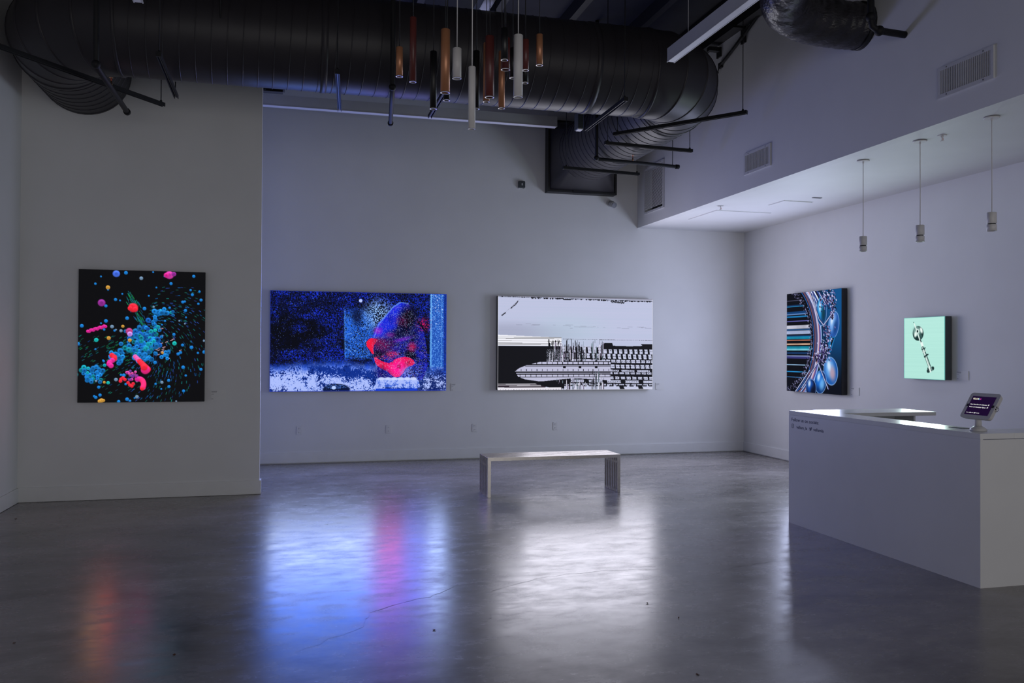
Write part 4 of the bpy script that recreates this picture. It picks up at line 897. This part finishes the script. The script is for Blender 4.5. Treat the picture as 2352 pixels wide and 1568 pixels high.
# ------------------------------------------------------------------ bench
def bench():
    x0, x1, y0, y1, H = 2.105, 3.648, 9.05, 9.462, .432
    t = thing('metal_bench', 'slatted polished steel bench standing before the grey glitch screen', 'bench', ((x0+x1)/2, (y0+y1)/2, 0))
    n = 8; w = .034; th = .036; tl = .036
    for i in range(n):
        ya = y0+(y1-y0-w)*i/(n-1); yb = ya+w; bm = NB()
        o = [(x0, 0), (x0, H), (x1, H), (x1, 0), (x1-tl, 0), (x1-tl, H-th), (x0+tl, H-th), (x0+tl, 0)]
        A = [bm.verts.new((x, ya, z)) for x, z in o]; B = [bm.verts.new((x, yb, z)) for x, z in o]
        for k in range(8): bm.faces.new((A[k], A[(k+1) % 8], B[(k+1) % 8], B[k]))
        for V in (A, B):
            bm.faces.new([V[0], V[1], V[6], V[7]]); bm.faces.new([V[1], V[2], V[5], V[6]]); bm.faces.new([V[2], V[3], V[4], V[5]])
        bmesh.ops.recalc_face_normals(bm, faces=bm.faces)
        ed = [e for e in bm.edges if len(e.link_faces) == 2 and e.calc_face_angle(0) > .5]
        bmesh.ops.bevel(bm, geom=ed, offset=.003, segments=2, affect='EDGES')
        obj('slat', bm, 'stainless', t)
    for xa in (x0+.004, x1-tl+.004):
        obj('foot_rail', simple(box, xa, xa+tl-.008, y0+.01, y1-.01, .001, .03), 'stainless', t)
        obj('upper_rail', simple(box, xa, xa+tl-.008, y0+.01, y1-.01, H-.10, H-.075), 'stainless', t)
    for xa in (x0+.25, (x0+x1)/2, x1-.25): obj('cross_rail', simple(box, xa-.012, xa+.012, y0+.01, y1-.01, H-th-.004, H-th+.012), 'stainless', t)
bench()

# ------------------------------------------------------------------ reception desk
DX, DY0, DY1, DZT = 4.562, 4.818, 7.115, 1.05
desk = thing('reception_desk', 'large white U-shaped reception desk with dark lettering', 'desk', (DX+.5, (DY0+DY1)/2, 0))
obj('front_panel', simple(box, DX, DX+.03, DY0, DY1, 0, DZT-.042), 'desk', desk)
obj('end_panel', simple(box, DX+.03, 6.3, DY0, DY0+.03, 0, DZT-.042), 'desk', desk)
obj('far_panel', simple(box, DX+.03, 5.80, DY1-.06, DY1-.03, 0, DZT-.036), 'desk', desk)
obj('gusset', simple(box, 5.68, 5.70, DY1-.32, DY1-.06, .05, DZT-.036), 'desk', desk)
obj('gusset', simple(box, 5.06, 5.08, DY1-.32, DY1-.06, .05, DZT-.036), 'desk', desk)
obj('counter', simple(box, DX, 4.846, DY0, DY1, DZT-.038, DZT, .002), 'desktop', desk)
obj('counter', simple(box, 4.847, 6.35, DY0, DY0+.285, DZT-.038, DZT, .002), 'desktop', desk)
obj('counter', simple(box, 4.847, 5.86, DY1-.40, DY1+.05, DZT-.036, DZT-.001, .002), 'desktop', desk)
obj('work_shelf', simple(box, 4.60, 5.25, DY0+.03, DY1-.06, .72, .745), 'desk', desk)
obj('shadow_gap', simple(box, DX+.004, DX+.028, DY0+.004, DY1-.004, DZT-.0425, DZT-.0375), 'desk', desk)

def text_obj(name, body, width, height, mtx, m, parent, bold=0.0):
    cu = bpy.data.curves.new('t', 'FONT'); cu.body = body; cu.size = 1; cu.extrude = 0.0; cu.offset = bold
    o = bpy.data.objects.new('t', cu); COL.objects.link(o); bpy.context.view_layer.update()
    me = bpy.data.meshes.new_from_object(o.evaluated_get(bpy.context.evaluated_depsgraph_get()))
    bpy.data.objects.remove(o); bpy.data.curves.remove(cu)
    xs = [v.co.x for v in me.vertices]; k = width/(max(xs)-min(xs)); x_ = min(xs); h = height/.72
    for v in me.vertices: v.co = mtx @ Vector(((v.co.x-x_)*k, v.co.y*h, 0))
    me.name = name; me.materials.clear(); me.materials.append(M[m]); q = bpy.data.objects.new(name, me); COL.objects.link(q); attach(q, parent); return q
def poly_obj(name, pts_list, mtx, m, parent):
    bm = NB()
    for pts in pts_list: bm.faces.new([bm.verts.new(mtx @ Vector((x, y, 0))) for x, y in pts])
    me_ = obj(name, bm, m, parent); return me_
def ringpts(bm, mtx, outer, inner):
    A = [bm.verts.new(mtx @ Vector((*p, 0))) for p in outer]; B = [bm.verts.new(mtx @ Vector((*p, 0))) for p in inner]; bridge(bm, A, B, False)
def rrect(x0, x1, y0, y1, r, n=5):
    o = []
    for cx_, cy_, a0 in ((x1-r, y1-r, 0), (x0+r, y1-r, pi/2), (x0+r, y0+r, pi), (x1-r, y0+r, 1.5*pi)):
        for i in range(n): a = a0+pi/2*i/(n-1); o.append((cx_+r*cos(a), cy_+r*sin(a)))
    return o
def circ(x, y, r, n=20): return [(x+r*cos(2*pi*i/n), y+r*sin(2*pi*i/n)) for i in range(n)]
def desk_m(y, z): return Matrix(((0, 0, -1, DX-.0006), (-1, 0, 0, y), (0, 1, 0, z), (0, 0, 0, 1)))
text_obj('lettering', 'Follow us on socials:', .420, .030, desk_m(7.071, .957), 'ink', desk, .018)
text_obj('lettering', 'vellum_la', .170, .028, desk_m(6.992, .893), 'ink', desk, .018)
text_obj('lettering', 'vellumla', .155, .028, desk_m(6.730, .893), 'ink', desk, .018)
mm = desk_m(7.071, .890); bm = NB(); s = .040
ringpts(bm, mm, rrect(0, s, 0, s, .011), rrect(.004, s-.004, .004, s-.004, .008)); ringpts(bm, mm, circ(s/2, s/2, .0115), circ(s/2, s/2, .0078)); bm.faces.new([bm.verts.new(mm @ Vector((x, y, 0))) for x, y in circ(s*.76, s*.76, .0026, 10)])
obj('camera_icon', bm, 'ink', desk)
bird = [(0, .006), (.004, .003), (.010, .001), (.017, .001), (.026, .004), (.033, .010), (.037, .017), (.0385, .025), (.042, .030), (.038, .029), (.041, .034), (.036, .032), (.032, .034), (.027, .034), (.0225, .030), (.021, .025), (.0215, .0225), (.014, .0235), (.007, .027), (.003, .031), (.002, .026), (.0035, .022), (.006, .0195), (.002, .0205), (.003, .016), (.008, .0125), (.0045, .0125), (.007, .009), (.0115, .0075), (.006, .0055)]
poly_obj('bird_icon', [bird], desk_m(6.790, .890), 'ink', desk)

# tablet kiosk
kx, ky = 4.722, 5.005
tb = thing('tablet_kiosk', 'white framed tablet on a short stand at the desk corner', 'tablet', (kx, ky, DZT))
bm = NB(); lathe(bm, (kx, ky, DZT), [(.056, 0), (.056, .010), (.050, .018), (.026, .034)], 8); obj('base', bm, 'tablet', tb)
bm = NB(); tube(bm, [(kx, ky, DZT+.03), (kx, ky, DZT+.09), (kx+.012, ky, DZT+.125)], .022, 14); obj('neck', bm, 'tablet', tb)
tilt = radians(32); upv = Vector((sin(tilt), 0, cos(tilt))); rgt = Vector((0, -1, 0)); nrm = rgt.cross(upv)
cen = Vector((4.725, 4.985, DZT+.175)); W_, H_ = .268, .205
def tm(x, y, off): o = cen + rgt*x + upv*y + nrm*off; return Matrix(((rgt.x, upv.x, nrm.x, o.x), (rgt.y, upv.y, nrm.y, o.y), (rgt.z, upv.z, nrm.z, o.z), (0, 0, 0, 1)))
def slab(name, pts, z0, z1, m, parent, taper=1.0):
    bm = NB(); T0 = tm(0, 0, z0); T1 = tm(0, 0, z1)
    A = [bm.verts.new(T0 @ Vector((x*taper, y*taper, 0))) for x, y in pts]; B = [bm.verts.new(T1 @ Vector((x, y, 0))) for x, y in pts]
    bridge(bm, A, B, False); bm.faces.new(list(reversed(A))); bm.faces.new(B); return obj(name, bm, m, parent)
slab('case', rrect(-W_/2, W_/2, -H_/2, H_/2, .022), -.026, .006, 'tablet', tb, .94)
sc = slab('screen', rrect(-.105, .105, -.075, .075, .002), .0055, .0068, 'tablet_display', tb)
for s in (-1, 1): slab('side_notch', [(x+s*.112, y) for x, y in rrect(-.010, .010, -.010, .010, .004)], .0055, .0072, 'hole', tb)
text_obj('logo', 'VELLUM', .052, .013, tm(-.093, .047, .0072), 'tablet_cream', sc, .02)
text_obj('logo', 'L', .009, .013, tm(-.040, .047, .0072), 'tablet_cyan', sc, .02)
text_obj('logo', 'A', .013, .013, tm(-.031, .047, .0072), 'tablet_pink', sc, .02)
text_obj('screen_text', 'View Next-Gen LA Collection', .150, .0085, tm(-.093, .004, .0072), 'tablet_text', sc, .015)
text_obj('screen_text', 'Vellum LA Newsletter Signup', .150, .0085, tm(-.093, -.017, .0072), 'tablet_text', sc, .015)
for y in (.0045, -.0165):
    bm = NB(); ringpts(bm, tm(.066, y, .0072), circ(.005, .0042, .0055, 14), circ(.005, .0042, .003, 14)); obj('arrow_icon', bm, 'tablet_text', sc)
text_obj('screen_text', 'Follow Us', .033, .006, tm(-.093, -.062, .0072), 'tablet_text', sc, .012)
text_obj('screen_text', 'vellum_la', .030, .006, tm(-.048, -.062, .0072), 'tablet_text', sc, .012)
text_obj('screen_text', 'vellumla', .030, .006, tm(-.006, -.062, .0072), 'tablet_text', sc, .012)
for x in (-.056, -.014): poly_obj('dot_icon', [circ(0, 0, .0045, 14)], tm(x, -.0595, .0072), 'tablet_text', sc)
for y in (.006, -.012):
    bm = NB(); T = tm(W_/2-.006, y, -.006); bmesh.ops.create_uvsphere(bm, u_segments=10, v_segments=8, radius=.0065, matrix=T); obj('port_plug', bm, 'hole', tb)
p0 = cen+rgt*(W_/2)+upv*(-.002)-nrm*.008
bm = NB(); tube(bm, [p0, p0+rgt*.012+upv*.004, p0+rgt*.024-upv*.008, p0+rgt*.020-upv*.024, p0+rgt*.004-upv*.028], .0018, 6); obj('cable_loop', bm, 'grey_ink', tb)
# folded leaflet on the counter
bm = NB(); vs = []
for y, z in ((5.30, .0035), (5.24, .0055), (5.165, .003)):
    vs.append([bm.verts.new((4.735, y, DZT+z)), bm.verts.new((4.80, y, DZT+z)), bm.verts.new((4.80, y, DZT)), bm.verts.new((4.735, y, DZT))])
for a, b in zip(vs, vs[1:]): bridge(bm, a, b, False)
bm.faces.new(vs[0]); bm.faces.new(vs[-1])
tag(obj('leaflet', bm, 'grey_ink'), 'dark folded leaflet lying on the desk beside the tablet', 'leaflet')

# ------------------------------------------------------------------ bits on the floor and hairline cracks
def scrap(x, y, s, label):
    R = random.Random(int(x*1000)); bm = NB(); n = 9; c = bm.verts.new((x, y, .010*s/.03)); ring_ = []
    for i in range(n):
        a = 2*pi*i/n; r = s*R.uniform(.5, 1.0); ring_.append(bm.verts.new((x+r*cos(a), y+.6*r*sin(a), R.uniform(.001, .008))))
    low = bm.verts.new((x, y, .0))
    for i in range(n): bm.faces.new((c, ring_[i], ring_[(i+1) % n])); bm.faces.new((low, ring_[(i+1) % n], ring_[i]))
    tag(obj('leaf_scrap', bm, 'leaf'), label, 'leaf', 'dry leaf scraps on the floor')
scrap(.817, 4.844, .014, 'brown leaf scrap on the blue reflection of the figure screen')
scrap(2.218, 5.039, .012, 'brown leaf scrap at the edge of the pale screen reflection')
scrap(1.972, 3.87, .016, 'largest brown leaf scrap on the open floor before the desk')
scrap(2.279, 4.716, .006, 'tiny brown speck on the floor between the leaf scraps')
scrap(-2.456, 8.907, .014, 'brown leaf scrap on the floor near the partition corner')
scrap(-1.425, 5.171, .010, 'small brown leaf scrap on dark floor beside the orange reflection')
scrap(-.566, 4.775, .010, 'small brown leaf scrap on the teal reflection of the bubble screen')
FLO = bpy.data.objects['floor']
def crack(pts, w=.0025, seed=1):
    R = random.Random(seed); P = []
    for (a, b) in zip(pts, pts[1:]):
        for k in range(6): t = k/6; P.append((a[0]+(b[0]-a[0])*t+R.uniform(-.012, .012), a[1]+(b[1]-a[1])*t+R.uniform(-.018, .018)))
    P.append(pts[-1]); bm = NB(); prev = None
    for i, (x, y) in enumerate(P):
        ww = w*(.4+.6*sin(pi*(i+.5)/len(P)))*R.uniform(.6, 1.3); cur = [bm.verts.new((x, y-ww*2, .0006)), bm.verts.new((x, y+ww*2, .0006))]
        if prev: bm.faces.new((prev[0], cur[0], cur[1], prev[1]))
        prev = cur
    obj('crack', bm, 'crack', FLO)
crack([(.05, 4.66), (.42, 4.997), (.494, 5.274), (.893, 5.509), (1.121, 5.717), (1.5, 5.74)], .0009, 3)
crack([(1.28, 5.50), (1.692, 5.774), (2.2, 5.87), (2.65, 5.80)], .0008, 5)
crack([(3.1, 5.70), (3.45, 5.78), (3.80, 5.85)], .0008, 7)
crack([(1.10, 4.9), (1.18, 4.98), (1.2, 5.06)], .0008, 9)
